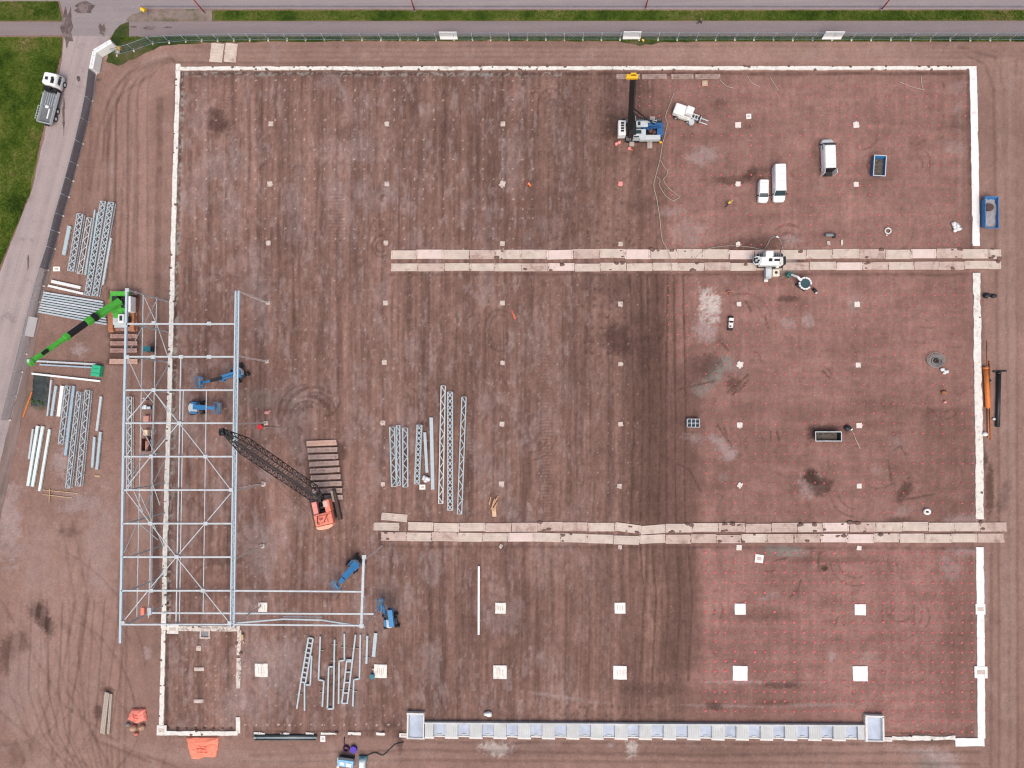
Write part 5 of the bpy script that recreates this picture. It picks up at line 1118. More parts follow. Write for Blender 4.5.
# boom lifts ---------------------------------------------------------------------
def boom_lift(u, v, chang, pts, basket, lab, cw_side=1, tw=1.5, group=None, bw_=.5, chassis_col=None):
    t = thing('boom_lift', lab, 'boom lift', P(u, v), 0, group); o = t.location.copy()
    def q(p): r = P(*p); return r-o
    R = Matrix.Rotation(chang, 3, 'Z')
    ch = MB(); ch.box((0, 0, .6), (2.2, 1.1, .45), rz=chang); ch.build('chassis', chassis_col or M_dark, t, .05)
    for sx in (-1, 1):
        MB().beam(R@Vector((sx*.95, -.9, .45)), R@Vector((sx*.95, .9, .45)), .18, .18).build('axle', M_dark, t)
        for sy in (-1, 1):
            c = R@Vector((sx*.95, sy*.95, .42)); d = R@Vector((0, .17, 0)); MB().tube(c-d, c+d, .42, 12).build('wheel', M_rub, t)
    bd = (q(pts[1])-q(pts[0])); th = math.atan2(bd.y, bd.x)
    mb = MB(); n = 12; rr = tw/2; poly = []
    for i in range(n+1): a_ = math.radians(90+180*i/n)+th; poly.append((rr*math.cos(a_), rr*math.sin(a_)))
    cs, sn = math.cos(th), math.sin(th); poly += [(.55*cs+rr*sn*.9, .55*sn-rr*cs*.9), (.55*cs-rr*sn*.9, .55*sn+rr*cs*.9)]
    mb.prism(poly, .9, 1.75); mb.build('turntable', M_lgrey, t, .06)
    mb = MB(); s0 = Vector((-sn, cs, 0)); mb.box(Vector((0, 0, 1.45))+s0*rr*.78, (1.1, .4, .7), rz=th); mb.box(Vector((0, 0, 1.45))-s0*rr*.78, (1.1, .4, .7), rz=th); mb.build_each('side_cover', M_blue, t, .05)
    P_ = [q(p) for p in pts]
    for i, (a_, b_) in enumerate(zip(P_[:-1], P_[1:])):
        w = bw_*(1-.28*i); MB().beam(a_, b_, w, w*.9).build('boom_section', M_blue if i != 1 or len(P_) < 4 else M_dark, t, .03)
    MB().beam(P_[0]+s0*.12+Vector((0, 0, .3)), P_[1]+s0*.12+Vector((0, 0, .3)), .10, .10).build('hose_tray', M_dark, t)
    b = q(basket); bk = MB(); W_, D_ = .85, 1.8; 
    bth = math.atan2((b-P_[-1]).y, (b-P_[-1]).x)
    bo = bk.box(b, (W_, D_, .08), rz=bth).build('basket', M_grey, t)
    rl = MB(); Rb = Matrix.Rotation(bth, 3, 'Z')
    for z in (.5, 1.05):
        cs4 = [b+Rb@Vector((x, y, z)) for x, y in ((-W_/2, -D_/2), (W_/2, -D_/2), (W_/2, D_/2), (-W_/2, D_/2))]
        for i in range(4): rl.beam(cs4[i], cs4[(i+1) % 4], .08, .08)
    for x, y in ((-W_/2, -D_/2), (W_/2, -D_/2), (W_/2, D_/2), (-W_/2, D_/2), (0, D_/2), (0, -D_/2)): rl.beam(b+Rb@Vector((x, y, 0)), b+Rb@Vector((x, y, 1.05)), .06, .06)
    rl.build('basket_rails', M_blue, bo); MB().box(b+Rb@Vector((-W_/2+.12, .1, .85)), (.3, .6, .35), rz=bth).build('control_box', M_blue, bo)
    return t
boom_lift(241.5, 373.0, -.9, [(240.5, 372, 2.0), (222.5, 377.6, 2.6), (211, 380.6, 1.7), (204, 382.3, 1.3)], (201, 382.5, .9), 'blue boom lift by the inner hall girder, its boom stretched to the left', tw=1.7, bw_=.75)
MB().box(P(222.5, 379, 1.8)-P(241.5, 373), (.9, .7, .6)).build('jib_linkage', M_blue, bpy.data.objects['boom_lift'])
boom_lift(199, 408, .05, [(194, 407, 2.1), (207, 407.6, 2.3), (215, 408.2, 1.8)], (219, 408.2, 1.0), 'compact blue boom lift folded level, just above the tip of the dark lattice boom', tw=2.0, bw_=.8)
boom_lift(356.5, 563, .75, [(357.5, 563, 2.2), (344, 577.5, 3.2), (341, 582, 2.4)], (336.5, 585.5, 1.5), 'blue boom lift under the top end of the short right beam, basket lower left', tw=1.6, bw_=.95)
boom_lift(391.5, 620, .15, [(392, 626, 2.2), (390, 609, 3.0), (385.5, 617, 2.6), (383.5, 606, 2.2)], (381, 604, 1.2), 'blue boom lift at the outer lower corner of the hall beside the last column', tw=1.6, bw_=.8)
t = thing('scissor_lift', 'small dark teal scissor lift standing inside the left part of the hall frame', 'scissor lift', P(152.5, 350)); MB().box((0, 0, .5), (1.1, .8, .5)).build('chassis', M_dark, t)
for sx in (-1, 1):
    for sy in (-1, 1): MB().tube((sx*.4, sy*.42, .2), (sx*.4, sy*.34, .2), .2, 10).build('wheel', M_rub, t)
mb = MB(); [mb.beam((-.45, y, .8+.25*k), (.45, y, 1.05+.25*k), .06, .06).beam((.45, y, .8+.25*k), (-.45, y, 1.05+.25*k), .06, .06) for y in (-.3, .3) for k in range(3)]; mb.build('scissor_arms', M_dark, t)
mb = MB(); mb.box((0, 0, 1.6), (1.2, .8, .08)); [mb.beam(a_, b_, .05, .05) for z in (2.0, 2.5) for a_, b_ in (((-.6, -.4, z), (.6, -.4, z)), ((-.6, .4, z), (.6, .4, z)), ((-.6, -.4, z), (-.6, .4, z)), ((.6, -.4, z), (.6, .4, z)))]; mb.build('platform', M_teal, t)

# piling rig ------------------------------------------------------------------------
t = thing('piling_rig', 'blue and white piling rig with a tall black mast topped by a yellow head', 'piling rig', P(643, 132)); o = t.location.copy()
def q3(u, v, z=0): return P(u, v, z)-o
def bx3(u0, v0, u1, v1, z0, z1): 
    p, q = q3(u0, v0, z1), q3(u1, v1, z1); return ((p.x+q.x)/2, (p.y+q.y)/2, (z0+z1)/2), (abs(p.x-q.x), abs(p.y-q.y), z1-z0)
for y in (-1.45, 1.45): crawler(t, -3.0, 3.0, y, .7, .95)
MB().box(*bx3(632, 121, 662, 138, 1.0, 1.5)).build('main_frame', M_dark, t)
mb = MB(); mb.box(*bx3(633.5, 129, 646, 137.5, 1.5, 2.9)); mb.box(*bx3(636, 120.5, 648, 126.5, 1.5, 2.6)); mb.box(*bx3(640, 134.8, 660.5, 139.2, 1.5, 2.5)); mb.box(*bx3(648, 120, 657, 122.2, 1.5, 2.3)); mb.build_each('white_cover', M_lgrey, t, .08)
mb = MB(); mb.box(*bx3(634.5, 130, 641.5, 133.5, 2.9, 2.96)); mb.box(*bx3(638, 121.5, 640.5, 125, 2.6, 2.7)); mb.box(*bx3(634, 136, 639, 137.3, 2.9, 2.95)); mb.build_each('cab_window', M_glass, t)
mb = MB(); mb.box(*bx3(657, 122.5, 663.5, 135, 1.5, 2.4)); mb.box(*bx3(648, 122.5, 657, 126, 1.5, 2.2)); mb.box(*bx3(632.5, 124, 637, 129, 1.5, 2.3)); [mb.beam(q3(642+k*3, 127, 2.2), q3(646+k*3, 130-k*.6, 2.6), .3, .3) for k in range(6)]; mb.build('blue_machinery', mat('rig_blue', (.03, .12, .30), .45, 0, .5, 3), t, .05)
mb = MB(); mb.box(*bx3(647, 126.3, 657, 134.6, 1.5, 1.9)); mb.tube(q3(650, 132, 2.0), q3(650, 128, 2.2), .5, 10); mb.build('winch', M_black, t); mb = MB(); mb.blob(q3(650.5, 130.5, 2.3), .4, 2).blob(q3(654, 132, 2.2), .35, 4); mb.build('rusty_spool', mat('rustdark', (.09, .05, .045), .8), t)
mb = MB(); mb.box(*bx3(618.3, 119.8, 626.2, 134.8, .6, 2.2)); fw = mb.build('front_counterweight', M_white, t, .15)
mb = MB(); [mb.box(*bx3(621, 122+k*2.6, 624, 123.6+k*2.6, 2.2, 2.3)) for k in range(4)]; mb.box(*bx3(622, 118, 625, 120, 1.4, 2.3)); mb.build_each('front_vent', M_dark, fw)
for i, (u0, v0, u1, v1) in enumerate(((629.5, 137.5, 634.3, 145.8), (647.2, 138.8, 652.3, 147.8))):
    MB().box(*bx3(u0, v0, u1, v1, .1, .45)).build('outrigger', mat('outrigger', (.40, .35, .32), .7, 0, .2, 3), t, .04)
MB().box(*bx3(632, 115, 636, 121, .3, 1.0)).box(*bx3(650, 116.5, 655, 120, .3, 1.0)).build_each('rear_outrigger', MATS['outrigger'], t)
m0, m1 = q3(629.5, 137, .4), q3(632.4, 78, 15.8); mdir = (m1-m0).normalized()
mb = MB(); mb.beam(m0, m1, .72, .95); mb.build('mast', M_black, t)
mb = MB(); sdv = Vector((1, 0, 0)); 
for k in range(22): mb.box(m0+(m1-m0)*(.04+.92*k/21)+Vector((.45, 0, .1)), (.22, .14, .14))
mb.beam(m0+Vector((.55, 0, .3)), m1+Vector((.50, 0, 0)), .08, .1); mb.build('mast_ladder', M_dark, t)
mb = MB(); mb.box(q3(632.2, 130, 2.6), (1.1, 1.9, 1.6)).box(q3(631.5, 118, 5.2), (1.0, 1.0, 1.6)); mb.build_each('hammer_block', M_black, t)
mb = MB(); c = m1+Vector((0, 0, .3)); mb.box(c, (1.5, .55, .5)).box(c+Vector((.1, .28, .1)), (.8, .5, .3)).tube(c+Vector((-.7, -.3, .1)), c+Vector((-.7, .3, .1)), .28, 10); mb.build('mast_head', M_yel, t, .04)
mb = MB(); mb.beam(q3(655, 125, 2), q3(633, 108, 8), .14, .14).pipe([q3(633, 112, 6), q3(638, 117, 4), q3(648, 120, 3), q3(657, 122, 2.5)], .09); mb.build('mast_stay', M_black, t)
mb = MB(); mb.blob(q3(660.5, 142, .3), .25, 3); mb.build('yellow_lamp', M_yel, t)
# material transporter near rig: white power pack on arm
t = thing('telehandler', 'small white machine with twin prongs pointing right, beside the piling rig', 'loader', P(684, 115.5), ang((676, 113), (702, 122)))
MB().box((-1.0, 0, 1.1), (1.9, 1.8, 1.3)).build('engine_cover', M_white, t, .22); MB().box((.55, .35, 1.2), (1.3, 1.25, 1.5)).build('cab', M_white, t, .18); MB().box((0, -.75, .8), (2.4, .6, .8)).build('side_tank', M_offw, t, .15)
for sx in (-1.1, .9):
    for sy in (-.95, .95): wheel(t, sx, sy, .42, .3)
mb = MB(); mb.box((1.7, .35, .8), (1.4, .14, .3)).box((1.7, -.35, .8), (1.4, .14, .3)); [mb.box((1.2+k*.5, 0, .8), (.14, .7, .25)) for k in range(4)]; mb.build('lift_frame', M_lgrey, t)
MB().tube((1.5, -1.0, .1), (1.5, -1.0, 1.0), .45, 12).build('drum', M_lgrey, t); [MB().box((3.3, y, .25), (1.5, .16, .1)).build('fork', M_lgrey, t) for y in (-.3, .35)]; MB().box((2.5, 0, .5), (.25, 1.2, .6)).build('carriage', M_dark, t)
# white drill rig on the upper mat road -----------------------------------------------
t = thing('drill_rig', 'white tracked drill rig straddling the upper mat road with boxes beside it', 'drill rig', P(769, 261.5)); o = t.location.copy()
for y in (-.9, .9): crawler(t, -2.0, 2.1, y, .45, .8)
mb = MB(); mb.box(*bx3(760, 256.5, 783.5, 265, 1.0, 2.3)); mb.build('body', M_white, t, .15); mb = MB(); mb.box(*bx3(769, 258.3, 772.5, 261.3, 2.3, 2.36)); mb.box(*bx3(774.5, 259, 781, 261, 2.3, 2.35)); mb.build('roof_opening', M_black, t)
mb = MB(); mb.box(*bx3(766, 250.6, 773.8, 256.4, .8, 2.7)); mb.build('cab', M_white, t, .12); mb = MB(); mb.box(*bx3(780, 258, 783.3, 264.5, 2.3, 2.45)); mb.box(*bx3(776, 264.9, 779, 267.6, .8, 1.4)); mb.build('deck_box', M_offw, t)
mb = MB(); mb.tube(q3(757.5, 260.5, .8), q3(757.5, 260.5, 2.4), .72, 14); hd = mb.build('drill_head', M_lgrey, t); mb = MB(); [mb.blob(q3(756.5+math.cos(k)*2.2, 260.5+math.sin(k)*2.2, 2.5), .16, k) for k in range(6)]; mb.build_each('hose_fitting', M_black, hd)
mb = MB(); mb.box(*bx3(784, 256.3, 786, 264.2, .5, 1.9)); mb.build('radiator', M_black, t)
t = thing('steel_box', 'narrow light grey steel box standing just below the white drill rig', 'box', P(766.7, 274)); MB().box((0, 0, .6), (.95, 1.75, 1.1)).build('shell', M_lgrey, t, .1); MB().box((0, -.75, 1.16), (.8, .08, .04)).box((0, .7, 1.16), (.8, .08, .04)).build_each('lid_strip', M_grey, t); MB().box((-.2, -1.15, .2), (.6, .4, .3)).build('hitch', M_offw, t)
t = thing('plastic_tank', 'square cream tank standing right of the narrow grey box below the drill rig', 'tank', P(774.3, 273.8)); MB().box((0, 0, .5), (1.15, 1.15, .95)).build('tank_body', mat('cream', (.68, .62, .50), .5), t, .12); MB().tube((0, 0, .97), (0, 0, 1.08), .22, 10).build('cap', M_dark, t)
t = thing('mini_excavator', 'mini excavator with white ring shaped cab guard and arm reaching to a teal bucket', 'excavator', P(802, 285), ang((802, 285), (789, 276))); 
for y in (-.55, .55): crawler(t, -.9, .9, y, .32, .5)
MB().tube((0, 0, .5), (0, 0, 1.3), .82, 18).build('house', mat('teal_dark', (.03, .07, .085), .4), t); mb = MB()
for k in range(14):
    if k in (0, 7): continue
    a0, a1 = 2*math.pi*k/14, 2*math.pi*(k+.8)/14; mb.beam((.92*math.cos(a0), .92*math.sin(a0), 1.4), (.92*math.cos(a1), .92*math.sin(a1), 1.4), .24, .3)
mb.build('cab_guard', M_white, t); MB().beam((.8, 0, 1.3), (1.7, 0, 1.9), .3, .3).beam((1.7, 0, 1.9), (2.5, 0, 1.1), .24, .24).build('arm', M_white, t); MB().box((2.75, .1, .6), (.7, .75, .6)).build('bucket', mat('teal_green', (.02, .13, .11), .5), t, .1)
t = thing('digger_bucket', 'small dark digger bucket lying lower right of the mini excavator', 'bucket', P(814, 290.5), .8); mb = MB(); mb.tube((0, -.35, .25), (0, .35, .25), .26, 8); mb.build('bucket_shell', M_black, t); MB().box((-.1, -.5, .12), (.3, .3, .2)).build('coupling', M_lgrey, t)
t = thing('compact_roller', 'small white and black compact machine standing right of the pale spill', 'roller', P(729.8, 324), ang((729.5, 330), (730.2, 318))); MB().box((-.2, 0, .6), (1.0, .7, .6)).build('body', M_white, t, .1); MB().box((.65, 0, .7), (.5, .75, .5)).build('front_cover', M_white, t, .1)
for x in (-.8, .95): MB().tube((x, -.38, .3), (x, .38, .3), .3, 12).build('drum', M_dark, t)
MB().box((.25, 0, .75), (.35, .5, .4)).box((-.5, .1, .92), (.25, .3, .06)).build('seat', M_black, t)
for u, v, lab in ((829.5, 235.5, 'small grey and black pump lying above the right part of the upper mat road'),):
    t = thing('pump', lab, 'pump', P(u, v)); MB().tube((-.8, 0, .35), (.4, 0, .35), .28, 10).build('motor', M_grey, t); MB().box((.6, -.1, .3), (.4, .7, .5)).build('pump_head', M_dark, t, .05); MB().box((-.2, -1.3, .1), (.5, .6, .2)).box((1.9, -1.2, .1), (.3, .9, .12)).build_each('base_block', M_concd, t)

# ------------------------------------------------------------------ fences
def site_fence(name, pts, lab, spacing=3.0, H=2.0, scrim=None, scol=(.10, .11, .13), alpha=.5, feet=M_concd):
    t = thing(name, lab, 'fence', P(*pts[0])); o = t.location.copy(); W_ = [P(*p) for p in pts]
    m = bpy.data.materials.new(name+'_mesh'); m.use_nodes = True; b = m.node_tree.nodes['Principled BSDF']; b.inputs['Base Color'].default_value = (*scol, 1); b.inputs['Roughness'].default_value = .7; b.inputs['Alpha'].default_value = alpha
    acc = 0; pos = []
    for a, b_ in zip(W_[:-1], W_[1:]):
        L = (b_-a).length; n = max(1, round(L/spacing))
        for i in range(n): pos.append(a+(b_-a)*i/n)
    pos.append(W_[-1]); mb = MB(); rl = MB()
    for i, (a, b_) in enumerate(zip(pos[:-1], pos[1:])):
        a2, b2 = a-o, b_-o; d = (b2-a2).normalized(); n_ = Vector((-d.y, d.x, 0))*.006
        mb.add([a2+n_+Vector((0, 0, .08)), b2+n_+Vector((0, 0, .08)), b2+n_+Vector((0, 0, H-.03)), a2+n_+Vector((0, 0, H-.03)), a2-n_+Vector((0, 0, .08)), b2-n_+Vector((0, 0, .08)), b2-n_+Vector((0, 0, H-.03)), a2-n_+Vector((0, 0, H-.03))], [(0, 3, 2, 1), (4, 5, 6, 7), (0, 1, 5, 4), (3, 7, 6, 2)])
        rl.beam(a2+Vector((0, 0, H)), b2+Vector((0, 0, H)), .06, .06).beam(a2+Vector((0, 0, .12)), b2+Vector((0, 0, .12)), .05, .05)
    mb.build('mesh_panels', m, t); rl.build_each('rail', mat('fence_rail', (.22, .29, .31), .5, .2), t)
    pb = MB(); pb.tube((0, 0, 0), (0, 0, H+.05), .045, 6); f_ = MB(); f_.box((0, 0, .08), (.24, .6, .12)); po = fo = None
    for i, p in enumerate(pos):
        nx_ = pos[min(i+1, len(pos)-1)]-pos[max(i-1, 0)]; rz = math.atan2(nx_.y, nx_.x)
        if po is None: a = po = pb.build('post', mat('fence_post', (.38, .42, .43), .5, .2), t); c = fo = f_.build('foot', feet, t)
        else: a = po.copy(); c = fo.copy(); COL.objects.link(a); COL.objects.link(c); a.parent = t; c.parent = t
        a.location = p-o; c.location = p-o; c.rotation_euler = (0, 0, rz)
    return t
site_fence('site_fence', [(96, 74), (92.4, 101), (88, 122), (82.7, 144), (77.3, 165), (68.7, 197), (63, 216), (54.8, 249), (48, 270)], 'temporary site fence with dark scrim running down beside the access road', 3.4, scol=(.13, .125, .15), alpha=.62)
site_fence('site_fence', [(48, 270), (35, 318), (22, 372), (10, 420)], 'lower bare stretch of the temporary fence beside the access road, carrying one white banner', 3.4, scol=(.16, .15, .16), alpha=.20)
site_fence('site_fence', [(117, 55), (134, 50.5), (153, 43.5), (186, 41), (250, 40), (400, 39.6), (620, 39.4), (1030, 39.8)], 'long temporary mesh fence beside the path along the top of the site', 3.1, scol=(.10, .17, .17), alpha=.15)
M_banner = mat('banner_vinyl', (.93, .93, .93), .4, 0, .02, 1)
def banner(p, q, lab):
    a, b = P(*p), P(*q); t = thing('banner', lab, 'banner', (a+b)/2); o = t.location; d = (b-a).normalized(); n_ = Vector((-d.y, d.x, 0)); mb = MB()
    k_ = Vector((0, 0, 1.75)); t1 = n_*.75; A_ = [a-o-n_*.12+Vector((0, 0, .25)), b-o-n_*.12+Vector((0, 0, .25)), b-o-n_*.12+Vector((0, 0, 2.04))+n_*.3, a-o-n_*.12+Vector((0, 0, 2.04))+n_*.3]; mb.add(A_+[x-n_*.04 for x in A_], [(3, 2, 1, 0), (4, 5, 6, 7), (0, 1, 5, 4), (1, 2, 6, 5), (2, 3, 7, 6), (3, 0, 4, 7)]); mb.build('panel', M_banner, t); mb = MB(); mb.beam(a-o+Vector((0, 0, 2.0))-n_*.10, b-o+Vector((0, 0, 2.0))-n_*.10, .05, .05); mb.build('hem', M_lgrey, t)
banner((440.5, 39.3), (458, 39.3), 'white banner on the top fence left of centre'); banner((622.5, 39.1), (640, 39.1), 'white banner on the top fence above the yellow mast head'); banner((821, 39.3), (840, 39.3), 'white banner on the top fence at right')
for (p, q, th_, lab) in (((101, 56.5), (97.5, 73.5), 5.5, 'white covered barrier leading down to the access fence at top left'), ((117.5, 46.5), (100.5, 56.5), 6.5, 'white covered barrier slanting at the top left corner of the site')):
    a, b = P(*p), P(*q); t = thing('barrier', lab, 'barrier', (a+b)/2, math.atan2(b.y-a.y, b.x-a.x)); L = (b-a).length
    MB().box((0, 0, .9), (L, .75, 1.8)).build('cover', M_white, t, .08); MB().box((0, 0, 1.82), (L*.96, .05, .04)).box((L*.25, 0, 1.82), (.05, .7, .04)).box((-L*.25, 0, 1.82), (.05, .7, .04)).build('seam', M_lgrey, t)
t = thing('banner', 'white banner on the lower part of the access road fence left of the beam bundle', 'banner', P(36.5, 326.5)); a = P(38.3, 318)-t.location; b = P(34, 337)-t.location
MB().beam(a+Vector((0, 0, 1.1)), b+Vector((0, 0, 1.1)), .06, 1.9).build('panel', M_banner, t); MB().beam(a+Vector((0, 0, 2.08)), b+Vector((0, 0, 2.08)), .07, .06).build('hem', M_lgrey, t)

# lamp posts, signs -----------------------------------------------------------
for u, v, lab in ((205, 13, 'red lamp post on the trodden verge at top left'), (415, 11.2, 'red lamp post on the verge, second from the left'), (645.5, 8.5, 'red lamp post on the verge, second from the right'), (881, 10, 'red lamp post on the verge at far right')):
    t = thing('lamp_post', lab, 'lamp post', P(u, v), 0, 'red lamp posts along the top road'); MB().tube((0, 0, 0), (0, 0, 8.5), .11, 8, .06).build('pole', M_red, t); MB().beam((0, 0, 8.5), (0, 1.1, 8.8), .1, .1).build('arm', M_red, t); MB().box((0, 1.4, 8.8), (.3, .8, .15)).build('lamp_head', M_lgrey, t, .04); MB().tube((0, 0, 0), (0, 0, .25), .2, 8).build('base', M_grey, t)
for u, v, s, lab in ((148.5, 14.5, 1.0, 'yellow sign on the trodden verge at top left'), (123.5, 51.5, .8, 'yellow sign on the weeds behind the slanted white barrier'), (643, 43, .55, 'small yellow marker at the fence foot above the rig')):
    t = thing('road_sign', lab, 'sign', P(u, v)); MB().tube((0, 0, 0), (0, 0, 1.6*s), .05, 6).build('pole', M_lgrey, t); MB().box((-.1, .1, 1.35*s), (.7*s, .5*s, .9*s), rot=Matrix.Rotation(.6, 3, 'X')@Matrix.Rotation(-.5, 3, 'Z')).build('sign_panel', M_yel, t, .03)
# ------------------------------------------------------------------ people
def skinmesh(name, verts, edges, rad, m, parent, lvl=1):
    me = bpy.data.meshes.new(name); me.from_pydata([tuple(v) for v in verts], edges, []); o = bpy.data.objects.new(name, me); COL.objects.link(o); o.parent = parent
    me.materials.append(m); sk = o.modifiers.new('skin', 'SKIN'); lay = me.skin_vertices[0] if len(me.skin_vertices) else None
    if lay is None:
        bm = None
        import bmesh
        b = bmesh.new(); b.from_mesh(me); b.verts.layers.skin.verify(); b.to_mesh(me); b.free(); lay = me.skin_vertices[0]
    for i, r in enumerate(rad): lay.data[i].radius = (r, r)
    lay.data[0].use_root = True; ss = o.modifiers.new('sub', 'SUBSURF'); ss.levels = lvl; ss.render_levels = lvl; return o
def person(u, v, rz, lab, top, legs, helmet, bend=0.0, arms='down', stride=.15):
    t = thing('person', lab, 'person', P(u, v), rz)
    def b(x, y, z):      # lean the upper body forward from the hip
        if z > .95: h = z-.95; return Vector((x+math.sin(bend)*h, y, .95+math.cos(bend)*h))
        return Vector((x, y, z))
    V = [b(0, 0, .98), b(0, 0, 1.2), b(0, 0, 1.42), b(.01, 0, 1.53), b(.02, 0, 1.66), b(.02, 0, 1.76)]; R = [.13, .14, .13, .06, .095, .08]; E = [(0, 1), (1, 2), (2, 3), (3, 4), (4, 5)]
    J = {}
    for s in (-1, 1):
        i = len(V); sh = b(0, s*.19, 1.42)
        if arms == 'out': el = b(.05, s*.46, 1.38); wr = b(.18, s*.66, 1.30); 
        elif arms == 'fwd': el = b(.18, s*.25, 1.20); wr = b(.42, s*.18, 1.12)
        else: el = b(-.02, s*.27, 1.15); wr = b(.10, s*.28, .92)
        V += [sh, el, wr]; R += [.065, .048, .034]; E += [(2, i), (i, i+1), (i+1, i+2)]; d = (wr-el).normalized(); sd = Vector((0, 0, 1)).cross(d); sd = sd.normalized() if sd.length > .1 else Vector((1, 0, 0))
        pm = len(V); V.append(wr+d*.08); R.append(.036); E.append((i+2, pm))
        for k in range(4):
            f0 = len(V); V += [wr+d*.13+sd*(.028*(k-1.5)), wr+d*(.165+.012*(1-abs(k-1.5)))+sd*(.03*(k-1.5))+Vector((0, 0, -.015))]; R += [.010, .008]; E += [(pm, f0), (f0, f0+1)]
        f0 = len(V); V += [wr+d*.07+sd*s*.055, wr+d*.11+sd*s*.07]; R += [.011, .009]; E += [(pm, f0), (f0, f0+1)]
        J[s] = (sh, el, wr)
        h = len(V); V += [Vector((0, s*.10, .92)), Vector((.03+s*stride*.5, s*.11, .50)), Vector((s*stride, s*.11, .10)), Vector((s*stride+.16, s*.12, .045))]; R += [.10, .065, .045, .04]; E += [(0, h), (h, h+1), (h+1, h+2), (h+2, h+3)]; J[s] += (V[h], V[h+1], V[h+2])
    body = skinmesh('body', V, E, R, M_skin, t)
    jv = [b(0, 0, .93), b(0, 0, 1.2), b(0, 0, 1.43)]; jr = [.16, .175, .155]; je = [(0, 1), (1, 2)]
    for s in (-1, 1): i = len(jv); sh, el, wr = J[s][:3]; jv += [sh, el, el+(wr-el)*.9]; jr += [.085, .065, .052]; je += [(2, i), (i, i+1), (i+1, i+2)]
    skinmesh('jacket', jv, je, jr, top, t)
    lv = [Vector((0, 0, .95))]; lr = [.15]; le = []
    for s in (-1, 1): i = len(lv); lv += [J[s][3], J[s][4], J[s][5]]; lr += [.115, .08, .062]; le += [(0, i), (i, i+1), (i+1, i+2)]
    skinmesh('trousers', lv, le, lr, legs, t)
    for s in (-1, 1): a_ = J[s][5]; MB().box((a_.x+.06, a_.y, .05), (.28, .11, .10)).build('boot', M_black, t, .03)
    hd = b(.02, 0, 1.72); mb = MB(); nv_ = 5; rings = []
    for i in range(nv_): th = math.pi/2*i/nv_; rings.append([(hd.x+.125*math.cos(th)*math.cos(p), hd.y+.115*math.cos(th)*math.sin(p), hd.z+.13*math.sin(th)) for p in [2*math.pi*k/12 for k in range(12)]])
    mb.loft(rings); mb.box((hd.x+.12, hd.y, hd.z+.01), (.10, .16, .02)); mb.build('helmet', helmet, t)
    fc = b(.11, 0, 1.64); MB().blob((fc.x, fc.y, fc.z), .018, 1, j=0).build('nose', M_skin, t); mb = MB(); [mb.blob((fc.x-.015, y, fc.z+.035), .011, 2, j=0) for y in (-.03, .03)]; mb.box((fc.x-.012, 0, fc.z-.05), (.01, .045, .008)); mb.build('eyes_and_mouth', M_black, t)
    return t
person(726.5, 205.5, .6, 'person in a yellow hi-vis jacket bending down, left of the small white van', M_hiy, M_navy, M_hiy, bend=1.15, arms='fwd', stride=.3)
person(530.5, 187.5, 2.4, 'person in an orange hi-vis jacket standing alone on the soil left of the rig', M_hio, mat('orange_trousers', (.40, .12, .05), .8), M_red, bend=.8, arms='fwd', stride=.3)
person(727.5, 292.5, -1.4, 'person in orange sleeves and blue helmet with arms out, below the upper mat road', M_hio, M_navy, mat('helmet_blue', (.03, .22, .50), .4), bend=.1, arms='out')
person(699.5, 23.5, 2.9, 'person in dark clothes walking along the path at the top', M_navy, M_black, mat('hair_brown', (.12, .07, .04), .8), bend=.05, stride=.3)
person(148.5, 399, .4, 'person with white helmet under the steel frame above the light blue machine', mat('pale_jacket', (.50, .52, .55), .7), M_navy, M_white, bend=.2, arms='down')
t = thing('barrow', 'small pale blue platform cart under the steel frame above a pink pallet', 'cart', P(148, 407.8)); MB().box((0, 0, .5), (1.5, .45, .3)).build('tray', mat('pale_blue', (.50, .60, .72), .5), t, .06); MB().box((-.1, .1, .75), (.5, .7, .25)).build('load', M_sheet, t, .06); [MB().tube((x, -.25, .2), (x, .25, .2), .2, 10).build('wheel', M_rub, t) for x in (-.5, .5)]
def pallet(u, v, w, h, m, lab, name='pallet', cat='pallet', n=5, th=.16, ang_=0, load=None):
    t = thing(name, lab, cat, P(u, v), ang_); mb = MB()
    for q in range(n): mb.box((0, -h/2+h*(q+.5)/n, th), (w, h/n*.8, .03))
    mb.build('slats', m, t); mb = MB(); [mb.box((x, 0, th/2-.01), (.12, h, th-.02)) for x in (-w/2+.08, 0, w/2-.08)]; mb.build_each('runner', M_wood, t)
    if load: MB().box((0, 0, th+.05+load[1]/2), (w*.85, h*.85, load[1])).build('load', load[0], t, .05)
    return t
pallet(148.2, 419.5, 1.1, 1.45, M_pink, 'pink loaded pallet under the steel frame', load=(mat('pink_load', (.52, .27, .22), .7), .5))
pallet(148.4, 432.5, .85, 1.1, M_wood, 'small cream crate under the steel frame below the pink pallet', name='crate', cat='crate', load=(mat('cream_load', (.78, .58, .43), .7), .7))
t = thing('rusty_skip', 'narrow rusty brown open bin under the steel frame below the cream crate', 'bin', P(148, 444.5)); w, h = 1.1, 2.1; mb = MB(); mb.box((0, 0, .05), (w-.2, h-.2, .1)).box((-w/2, 0, .5), (.1, h, .9)).box((w/2, 0, .5), (.1, h, .9)).box((0, h/2, .5), (w-.12, .1, .9)).box((0, -h/2, .5), (w-.12, .1, .9)); mb.build('shell', mat('rust_brown', (.16, .05, .03), .8, 0, .3, 3), t); MB().box((.1, -.1, .4), (.45, 1.4, .5)).build('bricks', mat('brickload', (.42, .20, .14), .8), t, .04)

